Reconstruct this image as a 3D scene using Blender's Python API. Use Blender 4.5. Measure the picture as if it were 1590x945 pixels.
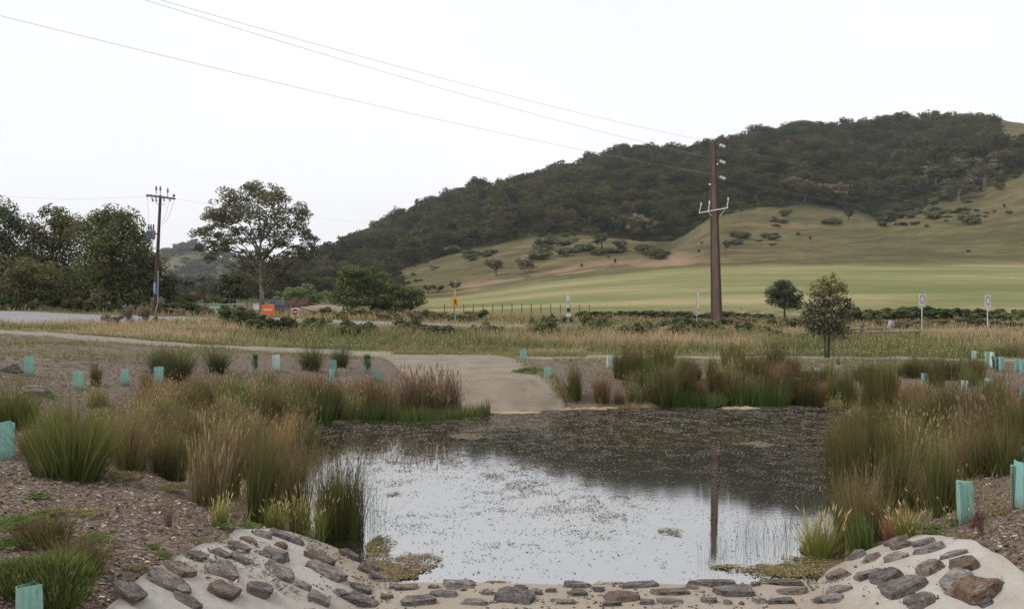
import bpy, bmesh, math, random
import numpy as np
from mathutils import Vector, Matrix

for _o in list(bpy.data.objects):
    bpy.data.objects.remove(_o)
random.seed(7)
R = np.random.default_rng(11)
scn = bpy.context.scene
COL = scn.collection

# ------------------------------------------------------------------ camera, sky, sun, exposure
FPX, CX, HY, CH = 1500.0, 795.0, 488.0, 2.9        # focal length in photo pixels, principal column, horizon row, eye height over the pond
cam_d = bpy.data.cameras.new('camera')
cam = bpy.data.objects.new('camera', cam_d); COL.objects.link(cam)
cam_d.sensor_width = 36.0
cam_d.lens = FPX / 1590.0 * 36.0
cam_d.clip_start = 0.1; cam_d.clip_end = 6000
cam.location = (0, 0, CH)
cam.rotation_euler = (math.radians(90) + math.atan((HY - 472.5) / FPX), 0, 0)
scn.camera = cam

SUN_EL, SUN_ROT = math.radians(50), math.radians(-95)
world = bpy.data.worlds.new('World'); scn.world = world
world.use_nodes = True
wt = world.node_tree; wt.nodes.clear()
w_out = wt.nodes.new('ShaderNodeOutputWorld')
w_bg = wt.nodes.new('ShaderNodeBackground'); w_bg.inputs['Strength'].default_value = 0.1
w_sky = wt.nodes.new('ShaderNodeTexSky'); w_sky.sky_type = 'NISHITA'; w_sky.sun_disc = False
w_sky.sun_elevation = SUN_EL; w_sky.sun_rotation = SUN_ROT
w_sky.air_density = 1.0; w_sky.dust_density = 3.0
w_tc = wt.nodes.new('ShaderNodeTexCoord')
w_mp = wt.nodes.new('ShaderNodeMapping'); w_mp.inputs['Scale'].default_value = (1.0, 1.0, 2.6)
w_n = wt.nodes.new('ShaderNodeTexNoise'); w_n.inputs['Scale'].default_value = 1.6; w_n.inputs['Detail'].default_value = 5
w_r = wt.nodes.new('ShaderNodeValToRGB')          # the cloud deck: thin bright overcast with faint texture
w_r.color_ramp.elements[0].position = 0.3; w_r.color_ramp.elements[0].color = (6.5, 6.6, 6.8, 1)
w_r.color_ramp.elements[1].position = 0.75; w_r.color_ramp.elements[1].color = (7.7, 7.7, 7.8, 1)
w_m = wt.nodes.new('ShaderNodeMixRGB'); w_m.inputs['Fac'].default_value = 0.9
wt.links.new(w_tc.outputs['Generated'], w_mp.inputs['Vector']); wt.links.new(w_mp.outputs['Vector'], w_n.inputs['Vector'])
wt.links.new(w_n.outputs['Fac'], w_r.inputs['Fac'])
wt.links.new(w_sky.outputs['Color'], w_m.inputs['Color1']); wt.links.new(w_r.outputs['Color'], w_m.inputs['Color2'])
wt.links.new(w_m.outputs['Color'], w_bg.inputs['Color']); wt.links.new(w_bg.outputs['Background'], w_out.inputs['Surface'])

sun_d = bpy.data.lights.new('sun', 'SUN'); sun_d.energy = 1.5; sun_d.angle = math.radians(25); sun_d.color = (1.0, 0.96, 0.9)
sun = bpy.data.objects.new('sun', sun_d); COL.objects.link(sun)
_sd = Vector((math.sin(SUN_ROT) * math.cos(SUN_EL), math.cos(SUN_ROT) * math.cos(SUN_EL), math.sin(SUN_EL)))
sun.rotation_euler = (-_sd).to_track_quat('-Z', 'Y').to_euler()

vs = scn.view_settings
vs.view_transform = 'Standard'; vs.look = 'None'; vs.gamma = 1.0; vs.exposure = 0.6; vs.use_curve_mapping = False
scn.cycles.use_denoising = True
scn.cycles.max_bounces = 6; scn.cycles.diffuse_bounces = 3; scn.cycles.glossy_bounces = 3
scn.cycles.transmission_bounces = 3; scn.cycles.transparent_max_bounces = 4
scn.cycles.caustics_reflective = False; scn.cycles.caustics_refractive = False
scn.render.film_transparent = False

# ------------------------------------------------------------------ helpers: meshes
def tag(o, label=None, cat=None, group=None, kind=None):
    if label: o['label'] = label
    if cat: o['category'] = cat
    if group: o['group'] = group
    if kind: o['kind'] = kind
    return o

def link(o, parent=None):
    COL.objects.link(o)
    if parent is not None: o.parent = parent
    return o

def empty(name, loc=(0, 0, 0), rz=0.0):
    o = bpy.data.objects.new(name, None); COL.objects.link(o)
    o.empty_display_size = 0.2
    o.location = loc; o.rotation_euler = (0, 0, rz)
    return o

def mesh_np(name, V, faces, mats, col=None, smooth=False, midx=None):
    """faces: list of int arrays (each M x k)."""
    V = np.asarray(V, dtype=np.float32).reshape(-1, 3)
    me = bpy.data.meshes.new(name)
    faces = [np.asarray(f, dtype=np.int32) for f in faces if len(f)]
    loops = np.concatenate([f.ravel() for f in faces])
    tot = np.concatenate([np.full(len(f), f.shape[1], dtype=np.int32) for f in faces])
    st = np.concatenate([[0], np.cumsum(tot)[:-1]]).astype(np.int32)
    me.vertices.add(len(V)); me.vertices.foreach_set('co', V.ravel())
    me.loops.add(len(loops)); me.loops.foreach_set('vertex_index', loops)
    me.polygons.add(len(tot)); me.polygons.foreach_set('loop_start', st); me.polygons.foreach_set('loop_total', tot)
    if smooth: me.polygons.foreach_set('use_smooth', np.ones(len(tot), dtype=bool))
    for m in (mats if isinstance(mats, (list, tuple)) else [mats]): me.materials.append(m)
    if midx is not None: me.polygons.foreach_set('material_index', np.asarray(midx, dtype=np.int32))
    if col is not None:
        a = me.attributes.new('Col', 'FLOAT_COLOR', 'POINT')
        c = np.ones((len(V), 4), dtype=np.float32); c[:, :3] = np.asarray(col, dtype=np.float32)
        a.data.foreach_set('color', c.ravel())
    me.update(calc_edges=True); me.validate()
    return me

class MB:
    """small mesh builder: boxes, tubes, prisms joined into one part"""
    def __init__(s): s.v = []; s.f = []
    def add(s, vs, fs):
        k = len(s.v); s.v += [tuple(p) for p in vs]; s.f += [tuple(i + k for i in f) for f in fs]; return s
    def box(s, c, d, rz=0.0, M=None):
        x, y, z = d[0] / 2, d[1] / 2, d[2] / 2
        vs = [Vector((a * x, b * y, e * z)) for a, b, e in ((-1,-1,-1),(1,-1,-1),(1,1,-1),(-1,1,-1),(-1,-1,1),(1,-1,1),(1,1,1),(-1,1,1))]
        m = M if M is not None else Matrix.Rotation(rz, 3, 'Z')
        vs = [m @ p + Vector(c) for p in vs]
        return s.add(vs, [(0,3,2,1),(4,5,6,7),(0,1,5,4),(1,2,6,5),(2,3,7,6),(3,0,4,7)])
    def tube(s, pts, rad, seg=6, cap=True):
        pts = [Vector(p) for p in pts]; n = len(pts)
        if not isinstance(rad, (list, tuple)): rad = [rad] * n
        vs = []; up = Vector((0.13, 0.31, 0.94))
        for i, p in enumerate(pts):
            t = (pts[min(i + 1, n - 1)] - pts[max(i - 1, 0)]).normalized()
            a = t.cross(up)
            if a.length < 1e-3: a = t.cross(Vector((1, 0, 0)))
            a.normalize(); b = t.cross(a)
            for k in range(seg):
                q = 2 * math.pi * k / seg
                vs.append(p + (a * math.cos(q) + b * math.sin(q)) * rad[i])
        fs = [(i * seg + k, i * seg + (k + 1) % seg, (i + 1) * seg + (k + 1) % seg, (i + 1) * seg + k) for i in range(n - 1) for k in range(seg)]
        if cap: fs += [tuple(range(seg))[::-1], tuple((n - 1) * seg + k for k in range(seg))]
        return s.add(vs, fs)
    def lathe(s, prof, c=(0, 0, 0), seg=10, M=None):
        vs = []; n = len(prof)
        for r, z in prof:
            for k in range(seg):
                q = 2 * math.pi * k / seg
                p = Vector((r * math.cos(q), r * math.sin(q), z))
                if M is not None: p = M @ p
                vs.append(p + Vector(c))
        fs = [(i * seg + k, i * seg + (k + 1) % seg, (i + 1) * seg + (k + 1) % seg, (i + 1) * seg + k) for i in range(n - 1) for k in range(seg)]
        fs += [tuple(range(seg))[::-1], tuple((n - 1) * seg + k for k in range(seg))]
        return s.add(vs, fs)
    def build(s, name, m, parent=None, smooth=False, bevel=0.0):
        me = bpy.data.meshes.new(name); me.from_pydata(s.v, [], s.f); me.materials.append(m)
        if bevel > 0:
            bm = bmesh.new(); bm.from_mesh(me)
            bmesh.ops.bevel(bm, geom=list(bm.edges), offset=bevel, segments=1, affect='EDGES', profile=0.5)
            bm.to_mesh(me); bm.free()
        if smooth:
            for p in me.polygons: p.use_smooth = True
        me.update()
        o = bpy.data.objects.new(name, me)
        return link(o, parent)

def copy_tree(o, parent=None):
    c = o.copy(); COL.objects.link(c); c.parent = parent
    for ch in list(o.children): copy_tree(ch, c)
    return c

# ------------------------------------------------------------------ helpers: noise on arrays
def _hash(ix, iy, s):
    h = (ix.astype(np.int64) * 374761393 + iy.astype(np.int64) * 668265263 + s * 1442695041) & 0xFFFFFFFF
    h = ((h ^ (h >> 13)) * 1274126177) & 0xFFFFFFFF
    return ((h ^ (h >> 16)) & 0xFFFF) / 65535.0
def vnoise(x, y, s=0):
    x = np.asarray(x, dtype=np.float64); y = np.asarray(y, dtype=np.float64)
    ix = np.floor(x); iy = np.floor(y); fx = x - ix; fy = y - iy
    fx = fx * fx * (3 - 2 * fx); fy = fy * fy * (3 - 2 * fy)
    a = _hash(ix, iy, s); b = _hash(ix + 1, iy, s); c = _hash(ix, iy + 1, s); d = _hash(ix + 1, iy + 1, s)
    return (a * (1 - fx) + b * fx) * (1 - fy) + (c * (1 - fx) + d * fx) * fy
def fbm(x, y, s=0, o=4):
    r = 0; a = 0.5; t = 0
    for i in range(o):
        r = r + a * vnoise(x * 2 ** i + 17.3 * i, y * 2 ** i + 5.1 * i, s + i); t += a; a *= 0.5
    return r / t
def sstep(a, b, x):
    t = np.clip((x - a) / (b - a), 0, 1); return t * t * (3 - 2 * t)
def smin(a, b, k):
    h = np.clip(0.5 + 0.5 * (b - a) / k, 0, 1); return b * (1 - h) + a * h - k * h * (1 - h)

# ------------------------------------------------------------------ the lie of the land: z = H(x, y), pond surface at z = 0
RAMP_A = np.array([(-7.2, 47), (0, 47), (2.5, 27), (-2.9, 26)])
POND = np.array([(-1.5, 10.3), (0.8, 10.2), (3.3, 10.25), (3.75, 11.2), (4.7, 13), (5.9, 16), (7.3, 21), (9.2, 26.5), (10.4, 29.8),
                 (9.4, 31.0), (5, 30.3), (1.6, 29.7), (-0.7, 28.7), (-3.1, 27.0), (-5.6, 25.2), (-6.2, 22.5), (-5.0, 18.6), (-3.7, 15), (-2.45, 12.4), (-1.85, 11.2)])
def sd_poly(X, Y, P):
    X = np.asarray(X, float); Y = np.asarray(Y, float)
    d = np.full(X.shape, 1e9); inside = np.zeros(X.shape, bool)
    n = len(P)
    for i in range(n):
        ax, ay = P[i]; bx, by = P[(i + 1) % n]
        ex, ey = bx - ax, by - ay
        wx, wy = X - ax, Y - ay
        t = np.clip((wx * ex + wy * ey) / (ex * ex + ey * ey), 0, 1)
        d = np.minimum(d, (wx - ex * t) ** 2 + (wy - ey * t) ** 2)
        c = ((ay <= Y) & (by > Y)) | ((by <= Y) & (ay > Y))
        with np.errstate(divide='ignore', invalid='ignore'):
            xi = ax + (Y - ay) / (by - ay if by != ay else 1e-9) * ex
        inside ^= c & (X < xi)
    return np.where(inside, -1, 1) * np.sqrt(d)

def P3(px, py, D):
    return ((px - CX) / FPX * D, D, CH - (py - HY) / FPX * D)
_ctl = [P3(*p) for p in (
    (12, 709, 12.5), (46, 583, 23), (123, 604, 23), (248, 596, 24), (429, 575, 28), (0, 515, 39), (250, 535, 41), (590, 550, 46), (850, 552, 46),
    (1100, 553, 46), (1590, 560, 45), (850, 589, 32), (945, 571, 36), (812, 563, 37), (1267, 590, 33), (1495, 810, 10.5), (1590, 790, 9.4),
    (1434, 600, 30), (1555, 577, 36), (585, 590, 28.5), (514, 596, 27.5))]
_ctl += [(-2.9, 9, .72), (-3, 7, .78), (-4.5, 8, .98), (-6, 6, 1.2), (4.4, 9, .72), (4.3, 7.5, .75), (6.2, 7, 1.1), (7, 14, .9), (9, 20, .9), (12, 28, .78),
         (-5, 14, .8), (-7, 18, .9), (-8, 24, 1.0), (-3, 31, .75), (3, 34, .8), (8, 34, .75), (16, 35, .75), (13, 22, .9),
         (-31, 58, 2.36), (-16, 58, 2.52), (0, 58, 1.98), (8, 58, 1.86), (31, 58, 1.74), (-33, 65, 3.1), (-17, 65, 2.62), (0, 65, 2.2), (31, 65, 1.9),
         (-26, 52, 2.0), (-12, 52, 1.5), (0, 52, 1.3), (12, 52, 1.25), (27, 52, 1.2), (-50, 80, 3.3), (-20, 80, 2.95), (0, 80, 2.65), (16, 80, 2.25), (45, 80, 2.3),
         (-60, 100, 3), (0, 100, 2.85), (60, 100, 2.85), (-15, 5, 1.6), (15, 5, 1.4), (-30, 20, 2.2), (30, 20, 1.3), (-40, 39, 2.7), (40, 45, 1.0), (-15, -15, 1.6), (15, -15, 1.4), (60, 60, 1.9), (-60, 60, 3)]
_ctl = np.array(_ctl)
def _ker(r): return np.sqrt(r * r + 9.0)
_A = _ker(np.hypot(_ctl[:, None, 0] - _ctl[None, :, 0], _ctl[:, None, 1] - _ctl[None, :, 1])) - np.eye(len(_ctl)) * 0.35
_n = len(_ctl); _B = np.zeros((_n + 3, _n + 3)); _B[:_n, :_n] = _A
_B[:_n, _n] = 1; _B[:_n, _n + 1:] = _ctl[:, :2]; _B[_n, :_n] = 1; _B[_n + 1:, :_n] = _ctl[:, :2].T
_W = np.linalg.solve(_B, np.concatenate([_ctl[:, 2], [0, 0, 0]]))
def plain(X, Y):
    r = _W[_n] + _W[_n + 1] * X + _W[_n + 2] * Y
    for i in range(_n): r = r + _W[i] * _ker(np.hypot(X - _ctl[i, 0], Y - _ctl[i, 1]))
    return r
# hillside: for columns of bearing (as photo column) the rows of meadow top, wood edge and tree-top ridge
_hc = np.array([  # col, meadow top, wood edge, ridge
    (-900, 470, 462, 455), (300, 471, 462, 455), (400, 470, 456, 446), (440, 469, 450, 427), (500, 468, 438, 394), (560, 467, 428, 360), (620, 466, 418, 332), (700, 461, 396, 305),
    (780, 449, 372, 286), (840, 438, 366, 269), (900, 431, 362, 247), (940, 427, 366, 236), (1000, 422, 368, 228), (1050, 418, 348, 228), (1100, 416, 334, 221), (1150, 414, 326, 211),
    (1200, 413, 322, 200), (1300, 412, 330, 191), (1400, 412, 312, 184), (1500, 412, 300, 177), (1540, 412, 288, 178), (1570, 412, 276, 188), (1600, 412, 268, 191), (1800, 412, 250, 196), (3200, 420, 300, 230)])
DM, DF, DR = 230.0, 380.0, 620.0
def hillz(X, Y):
    px = CX + FPX * X / np.maximum(Y, 1)
    m = np.interp(px, _hc[:, 0], _hc[:, 1]); f = np.interp(px, _hc[:, 0], _hc[:, 2]); r = np.interp(px, _hc[:, 0], _hc[:, 3])
    zm = CH - (m - HY) / FPX * DM; zf = CH - (f - HY) / FPX * DF
    zr = CH - (r - HY) / FPX * DR - np.where(px < 1556, 8.5, 0.0) * sstep(360, 480, px)
    z0 = 2.85
    def seg(a, b, za, zb): return za + (zb - za) * np.clip((Y - a) / (b - a), 0, 1)
    z = np.where(Y < DM, seg(105, DM, z0, zm), np.where(Y < DF, seg(DM, DF, zm, zf), np.where(Y < DR, seg(DF, DR, zf, zr), zr - np.maximum(0, Y - DR) * 0.12)))
    z = np.maximum(z, -20)
    amp = sstep(225, 300, Y) * sstep(400, 560, px)
    g = 6.0 * np.exp(-((px - 1045) / 40) ** 2) * sstep(270, 380, Y) * (1 - sstep(480, 600, Y)) + 9.0 * np.exp(-((px - 1385 + (Y - 400) * 0.1) / 55) ** 2) * sstep(300, 420, Y) * (1 - sstep(520, 620, Y))
    return z - g + amp * ((fbm(X / 38, Y / 38, 3) - 0.5) * 7 + (fbm(X / 9, Y / 9, 5, 3) - 0.5) * 1.6)
def H(X, Y):
    X = np.asarray(X, float); Y = np.asarray(Y, float)
    p = plain(X, Y)
    p = p + ((fbm(X / 1.7, Y / 1.7, 21) - 0.5) * 0.16 + (fbm(X / 0.45, Y / 0.45, 22, 2) - 0.5) * 0.04) * sstep(0.2, 2.5, np.abs(Y - 9.0) + np.maximum(0, np.abs(X - 0.8) - 3.6)) * sstep(-0.5, 0.8, sd_poly(X, Y, RAMP_A))
    d = sd_poly(X, Y, POND) + (fbm(X / 1.1, Y / 1.1, 31, 3) - 0.5) * 0.5 * sstep(10.6, 12.5, Y)
    zp = np.where(d > 0, 0.40 * d, np.maximum(0.45 * d, -0.9))
    dx = np.maximum(np.maximum(-1.45 - X, X - 3.15), 0); dy = np.maximum(Y - 11.2, 0)
    zc = 0.06 - 0.12 * np.maximum(0, 8.8 - Y) + 0.47 * np.hypot(dx, dy)
    near = smin(p, np.where(zp < 0, zp, np.minimum(zp, zc)), 0.12)
    w = sstep(86, 112, Y)
    return near * (1 - w) + hillz(X, np.maximum(Y, 50)) * w
def Hs(x, y): return float(H(np.array([x]), np.array([y]))[0])
_D = np.concatenate([np.linspace(5, 60, 2600), np.linspace(60.05, 700, 2600)])
def G(px, py):
    """where the sight line through a photo pixel meets the ground"""
    X = (px - CX) / FPX * _D; Z = CH - (py - HY) / FPX * _D
    hit = np.nonzero(Z <= np.maximum(H(X, _D), -0.01))[0]
    i = hit[0] if len(hit) else -1
    return float(X[i]), float(_D[i]), float(Hs(X[i], _D[i]))
# ------------------------------------------------------------------ materials (all procedural)
MATS = {}
def new_mat(name):
    m = bpy.data.materials.new(name); m.use_nodes = True; m.node_tree.nodes.clear()
    return m, m.node_tree
def nd(nt, typ, **kw):
    n = nt.nodes.new(typ)
    for k, v in kw.items():
        if k in n.inputs.keys(): n.inputs[k].default_value = v
        else: setattr(n, k, v)
    return n
def ramp(nt, fac, stops):
    r = nt.nodes.new('ShaderNodeValToRGB')
    els = r.color_ramp.elements
    while len(els) < len(stops): els.new(0.5)
    for e, (p, c) in zip(els, stops): e.position = p; e.color = (c[0], c[1], c[2], 1)
    nt.links.new(fac, r.inputs['Fac']); return r.outputs['Color']
def noise(nt, scale, detail=4, vec=None, stretch=None, rough=0.55):
    n = nd(nt, 'ShaderNodeTexNoise', Scale=scale, Detail=detail, Roughness=rough)
    if vec is None:
        tc = nt.nodes.new('ShaderNodeTexCoord'); vec = tc.outputs['Object']
    if stretch:
        mp = nd(nt, 'ShaderNodeMapping'); mp.inputs['Scale'].default_value = stretch
        nt.links.new(vec, mp.inputs['Vector']); vec = mp.outputs['Vector']
    nt.links.new(vec, n.inputs['Vector']); return n.outputs['Fac']
def mixc(nt, fac, a, b, mode='MIX'):
    m = nt.nodes.new('ShaderNodeMixRGB'); m.blend_type = mode
    for s, v in (('Fac', fac), ('Color1', a), ('Color2', b)):
        if hasattr(v, 'is_linked') or hasattr(v, 'links'): nt.links.new(v, m.inputs[s])
        elif s == 'Fac': m.inputs[s].default_value = v
        else: m.inputs[s].default_value = (v[0], v[1], v[2], 1)
    return m.outputs['Color']
def math2(nt, op, a, b=None, clamp=False):
    m = nt.nodes.new('ShaderNodeMath'); m.operation = op; m.use_clamp = clamp
    for i, v in enumerate((a, b)):
        if v is None: continue
        if hasattr(v, 'links'): nt.links.new(v, m.inputs[i])
        else: m.inputs[i].default_value = v
    return m.outputs[0]
def finish(nt, col, rough=0.85, bump=None, bstr=0.3, bdist=0.02, spec=0.3, metal=0.0):
    p = nd(nt, 'ShaderNodeBsdfPrincipled'); p.inputs['Roughness'].default_value = rough
    p.inputs['Specular IOR Level'].default_value = spec; p.inputs['Metallic'].default_value = metal
    if hasattr(col, 'links'): nt.links.new(col, p.inputs['Base Color'])
    else: p.inputs['Base Color'].default_value = (col[0], col[1], col[2], 1)
    if bump is not None:
        b = nd(nt, 'ShaderNodeBump', Strength=bstr, Distance=bdist); nt.links.new(bump, b.inputs['Height']); nt.links.new(b.outputs['Normal'], p.inputs['Normal'])
    o = nt.nodes.new('ShaderNodeOutputMaterial'); nt.links.new(p.outputs[0], o.inputs['Surface'])
    return p
def simple(name, c1, c2=None, scale=8, rough=0.7, bump=0.15, metal=0.0, spec=0.3, detail=5, stretch=None, bdist=0.01):
    m, nt = new_mat(name)
    if c2 is None: c2 = tuple(x * 0.72 for x in c1)
    n = noise(nt, scale, detail, stretch=stretch)
    finish(nt, ramp(nt, n, [(0.3, c2), (0.7, c1)]), rough, n, bump, bdist, spec, metal)
    MATS[name] = m; return m

def foliage_mat(name, trans=0.25, rnd=0.35, rough=0.7, tint=(1, 1, 1), gloss=0.0):
    """colour from the leaf's own colour attribute, varied a little from plant to plant"""
    m, nt = new_mat(name)
    a = nd(nt, 'ShaderNodeAttribute', attribute_name='Col')
    oi = nt.nodes.new('ShaderNodeObjectInfo')
    k = math2(nt, 'MULTIPLY_ADD', oi.outputs['Random'], rnd); k.node.inputs[2].default_value = 1 - rnd / 2
    hsv = nd(nt, 'ShaderNodeHueSaturation')
    nt.links.new(a.outputs['Color'], hsv.inputs['Color']); nt.links.new(k, hsv.inputs['Value'])
    hk = math2(nt, 'MULTIPLY_ADD', oi.outputs['Random'], 0.03); hk.node.inputs[2].default_value = 0.485
    nt.links.new(hk, hsv.inputs['Hue'])
    col = mixc(nt, 1.0, hsv.outputs['Color'], tint, 'MULTIPLY')
    d = nd(nt, 'ShaderNodeBsdfDiffuse'); t = nd(nt, 'ShaderNodeBsdfTranslucent')
    nt.links.new(col, d.inputs['Color']); nt.links.new(col, t.inputs['Color'])
    mx = nd(nt, 'ShaderNodeMixShader', Fac=trans); nt.links.new(d.outputs[0], mx.inputs[1]); nt.links.new(t.outputs[0], mx.inputs[2])
    out = mx.outputs[0]
    if gloss:
        g = nd(nt, 'ShaderNodeBsdfGlossy', Roughness=0.45); g.inputs['Color'].default_value = (0.8, 0.8, 0.8, 1)
        m2 = nd(nt, 'ShaderNodeMixShader', Fac=gloss); nt.links.new(out, m2.inputs[1]); nt.links.new(g.outputs[0], m2.inputs[2]); out = m2.outputs[0]
    o = nt.nodes.new('ShaderNodeOutputMaterial'); nt.links.new(out, o.inputs['Surface'])
    MATS[name] = m; return m
foliage_mat('leaf', 0.35, 0.3, gloss=0.02, tint=(1.9, 1.85, 1.8))
foliage_mat('blade', 0.4, 0.3, tint=(1.75, 1.68, 1.6))
foliage_mat('wood_leaf', 0.3, 0.7, tint=(1.42, 1.44, 1.1))
foliage_mat('chip', 0.0, 0.0)

def ground_mat():
    m, nt = new_mat('ground')
    a = nd(nt, 'ShaderNodeAttribute', attribute_name='Col'); sep = nt.nodes.new('ShaderNodeSeparateColor'); nt.links.new(a.outputs['Color'], sep.inputs[0])
    tc = nt.nodes.new('ShaderNodeTexCoord'); V = tc.outputs['Object']
    vor = nd(nt, 'ShaderNodeTexVoronoi', Scale=26.0); vor.feature = 'F1'
    mp = nd(nt, 'ShaderNodeMapping'); mp.inputs['Scale'].default_value = (1, 1.8, 1); nt.links.new(V, mp.inputs['Vector'])
    nw = nd(nt, 'ShaderNodeTexNoise', Scale=7.0, Detail=3); nt.links.new(V, nw.inputs['Vector'])
    av = nt.nodes.new('ShaderNodeMixRGB'); av.blend_type = 'ADD'; av.inputs['Fac'].default_value = 0.25
    nt.links.new(mp.outputs['Vector'], av.inputs['Color1']); nt.links.new(nw.outputs['Color'], av.inputs['Color2']); nt.links.new(av.outputs['Color'], vor.inputs['Vector'])
    sepv = nt.nodes.new('ShaderNodeSeparateColor'); nt.links.new(vor.outputs['Color'], sepv.inputs[0])
    mulch = ramp(nt, sepv.outputs[0], [(0.0, (0.042, 0.03, 0.022)), (0.45, (0.1, 0.073, 0.056)), (0.8, (0.18, 0.136, 0.106)), (1.0, (0.3, 0.24, 0.19))])
    nb = noise(nt, 0.9, 5, V)
    mulch = mixc(nt, ramp(nt, nb, [(0.35, (0, 0, 0)), (0.7, (0.6, 0.6, 0.6))]), mulch, (0.12, 0.085, 0.068))
    n1 = noise(nt, 3.2, 6, V); n2 = noise(nt, 22, 4, V)
    grass = ramp(nt, n1, [(0.38, (0.06, 0.068, 0.026)), (0.5, (0.11, 0.1, 0.046)), (0.62, (0.19, 0.155, 0.085))])
    soil = ramp(nt, n1, [(0.38, (0.07, 0.06, 0.036)), (0.5, (0.13, 0.1, 0.07)), (0.62, (0.19, 0.145, 0.105))])
    soil = mixc(nt, ramp(nt, n2, [(0.45, (0, 0, 0)), (0.65, (0.55, 0.55, 0.55))]), soil, (0.085, 0.08, 0.042))
    mud = ramp(nt, n1, [(0.3, (0.1, 0.07, 0.035)), (0.7, (0.26, 0.19, 0.1))])
    jit = noise(nt, 2.4, 6, V)
    def sm(s):
        x = math2(nt, 'ADD', s, math2(nt, 'MULTIPLY', jit, 0.8)); y = math2(nt, 'SUBTRACT', x, 0.75); return math2(nt, 'MULTIPLY', y, 4.0, True)
    c = mixc(nt, sm(sep.outputs[0]), soil, mulch)
    c = mixc(nt, sm(sep.outputs[1]), c, grass)
    c = mixc(nt, sep.outputs[2], c, mud)
    hgt = math2(nt, 'ADD', math2(nt, 'MULTIPLY', vor.outputs['Distance'], -0.8), n2)
    finish(nt, c, 0.9, hgt, 0.6, 0.03, 0.2)
    MATS['ground'] = m
ground_mat()

def hill_mat():
    m, nt = new_mat('hill')
    a = nd(nt, 'ShaderNodeAttribute', attribute_name='Col'); sep = nt.nodes.new('ShaderNodeSeparateColor'); nt.links.new(a.outputs['Color'], sep.inputs[0])
    tc = nt.nodes.new('ShaderNodeTexCoord'); V = tc.outputs['Object']
    n_st = noise(nt, 0.035, 8, V, (0.4, 1.8, 1), 0.7); n_bl = noise(nt, 0.012, 4, V); n_f = noise(nt, 0.9, 6, V, (0.35, 1, 1))
    n_m = noise(nt, 0.07, 6, V, (0.5, 1.2, 1), 0.7)
    mead = ramp(nt, n_st, [(0.40, (0.11, 0.135, 0.042)), (0.47, (0.17, 0.18, 0.068)), (0.53, (0.25, 0.23, 0.105)), (0.6, (0.36, 0.29, 0.16))])
    n_p = noise(nt, 0.016, 5, V, (0.7, 2.2, 1), 0.6)
    mead = mixc(nt, ramp(nt, n_p, [(0.46, (0, 0, 0)), (0.56, (0.6, 0.6, 0.6))]), mead, (0.13, 0.155, 0.05))
    mead = mixc(nt, 0.3, mead, ramp(nt, n_f, [(0.3, (0.1, 0.1, 0.04)), (0.7, (0.24, 0.21, 0.1))]))
    dry = ramp(nt, n_m, [(0.4, (0.055, 0.052, 0.02)), (0.47, (0.11, 0.092, 0.04)), (0.53, (0.155, 0.122, 0.056)), (0.6, (0.2, 0.145, 0.075))])
    dry = mixc(nt, ramp(nt, n_bl, [(0.4, (0, 0, 0)), (0.62, (0.75, 0.75, 0.75))]), dry, ramp(nt, n_m, [(0.42, (0.05, 0.058, 0.02)), (0.58, (0.12, 0.115, 0.044))]))
    n_g = noise(nt, 0.22, 8, V, (0.6, 1.4, 1), 0.75)
    dry = mixc(nt, ramp(nt, n_g, [(0.44, (0.7, 0.7, 0.7)), (0.54, (0, 0, 0))]), dry, (0.06, 0.055, 0.022))
    dry = mixc(nt, 0.3, dry, ramp(nt, n_f, [(0.3, (0.045, 0.04, 0.02)), (0.7, (0.16, 0.125, 0.065))]))
    scrub = ramp(nt, n_m, [(0.3, (0.022, 0.026, 0.012)), (0.7, (0.055, 0.06, 0.025))])
    ero = ramp(nt, n_m, [(0.3, (0.19, 0.12, 0.075)), (0.7, (0.27, 0.185, 0.115))])
    c = mixc(nt, sep.outputs[0], dry, mead)
    c = mixc(nt, sep.outputs[2], c, ero)
    c = mixc(nt, sep.outputs[1], c, scrub)
    finish(nt, c, 0.95, math2(nt, 'ADD', n_f, n_g), 0.8, 0.6, 0.1)
    MATS['hill'] = m
hill_mat()

def concrete_mat(name, c, stain, rough=0.85, silt=False):
    m, nt = new_mat(name)
    n1 = noise(nt, 1.3, 6); n2 = noise(nt, 14, 5); n3 = noise(nt, 90, 3)
    col = ramp(nt, n2, [(0.3, tuple(x * 0.86 for x in c)), (0.7, c)])
    col = mixc(nt, ramp(nt, n1, [(0.38, (0.0, 0, 0)), (0.68, (0.85, 0.85, 0.85))]), col, stain)
    col = mixc(nt, ramp(nt, n3, [(0.58, (0, 0, 0)), (0.68, (0.5, 0.5, 0.5))]), col, tuple(x * 0.5 for x in stain))
    n4 = noise(nt, 4.0, 9, None, None, 0.75)
    col = mixc(nt, ramp(nt, n4, [(0.3, (0.5, 0.5, 0.5)), (0.48, (0, 0, 0))]), col, tuple(x * 0.72 for x in stain))
    if silt:
        tc = nt.nodes.new('ShaderNodeTexCoord'); sx = nt.nodes.new('ShaderNodeSeparateXYZ'); nt.links.new(tc.outputs['Object'], sx.inputs[0])
        zf = math2(nt, 'SUBTRACT', math2(nt, 'ADD', sx.outputs[2], math2(nt, 'MULTIPLY', n1, 0.25)), 0.2); zf = math2(nt, 'MULTIPLY', zf, 5.0, True)
        col = mixc(nt, zf, mixc(nt, n4, (0.2, 0.165, 0.12), (0.36, 0.3, 0.235)), col)
    finish(nt, col, rough, math2(nt, 'ADD', math2(nt, 'ADD', n2, n4), math2(nt, 'MULTIPLY', n3, 0.5)), 0.6, 0.03, 0.25)
    MATS[name] = m
concrete_mat('concrete', (0.43, 0.405, 0.37), (0.31, 0.27, 0.225), 0.85, True)
concrete_mat('ramp', (0.255, 0.212, 0.16), (0.15, 0.12, 0.088))

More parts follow.
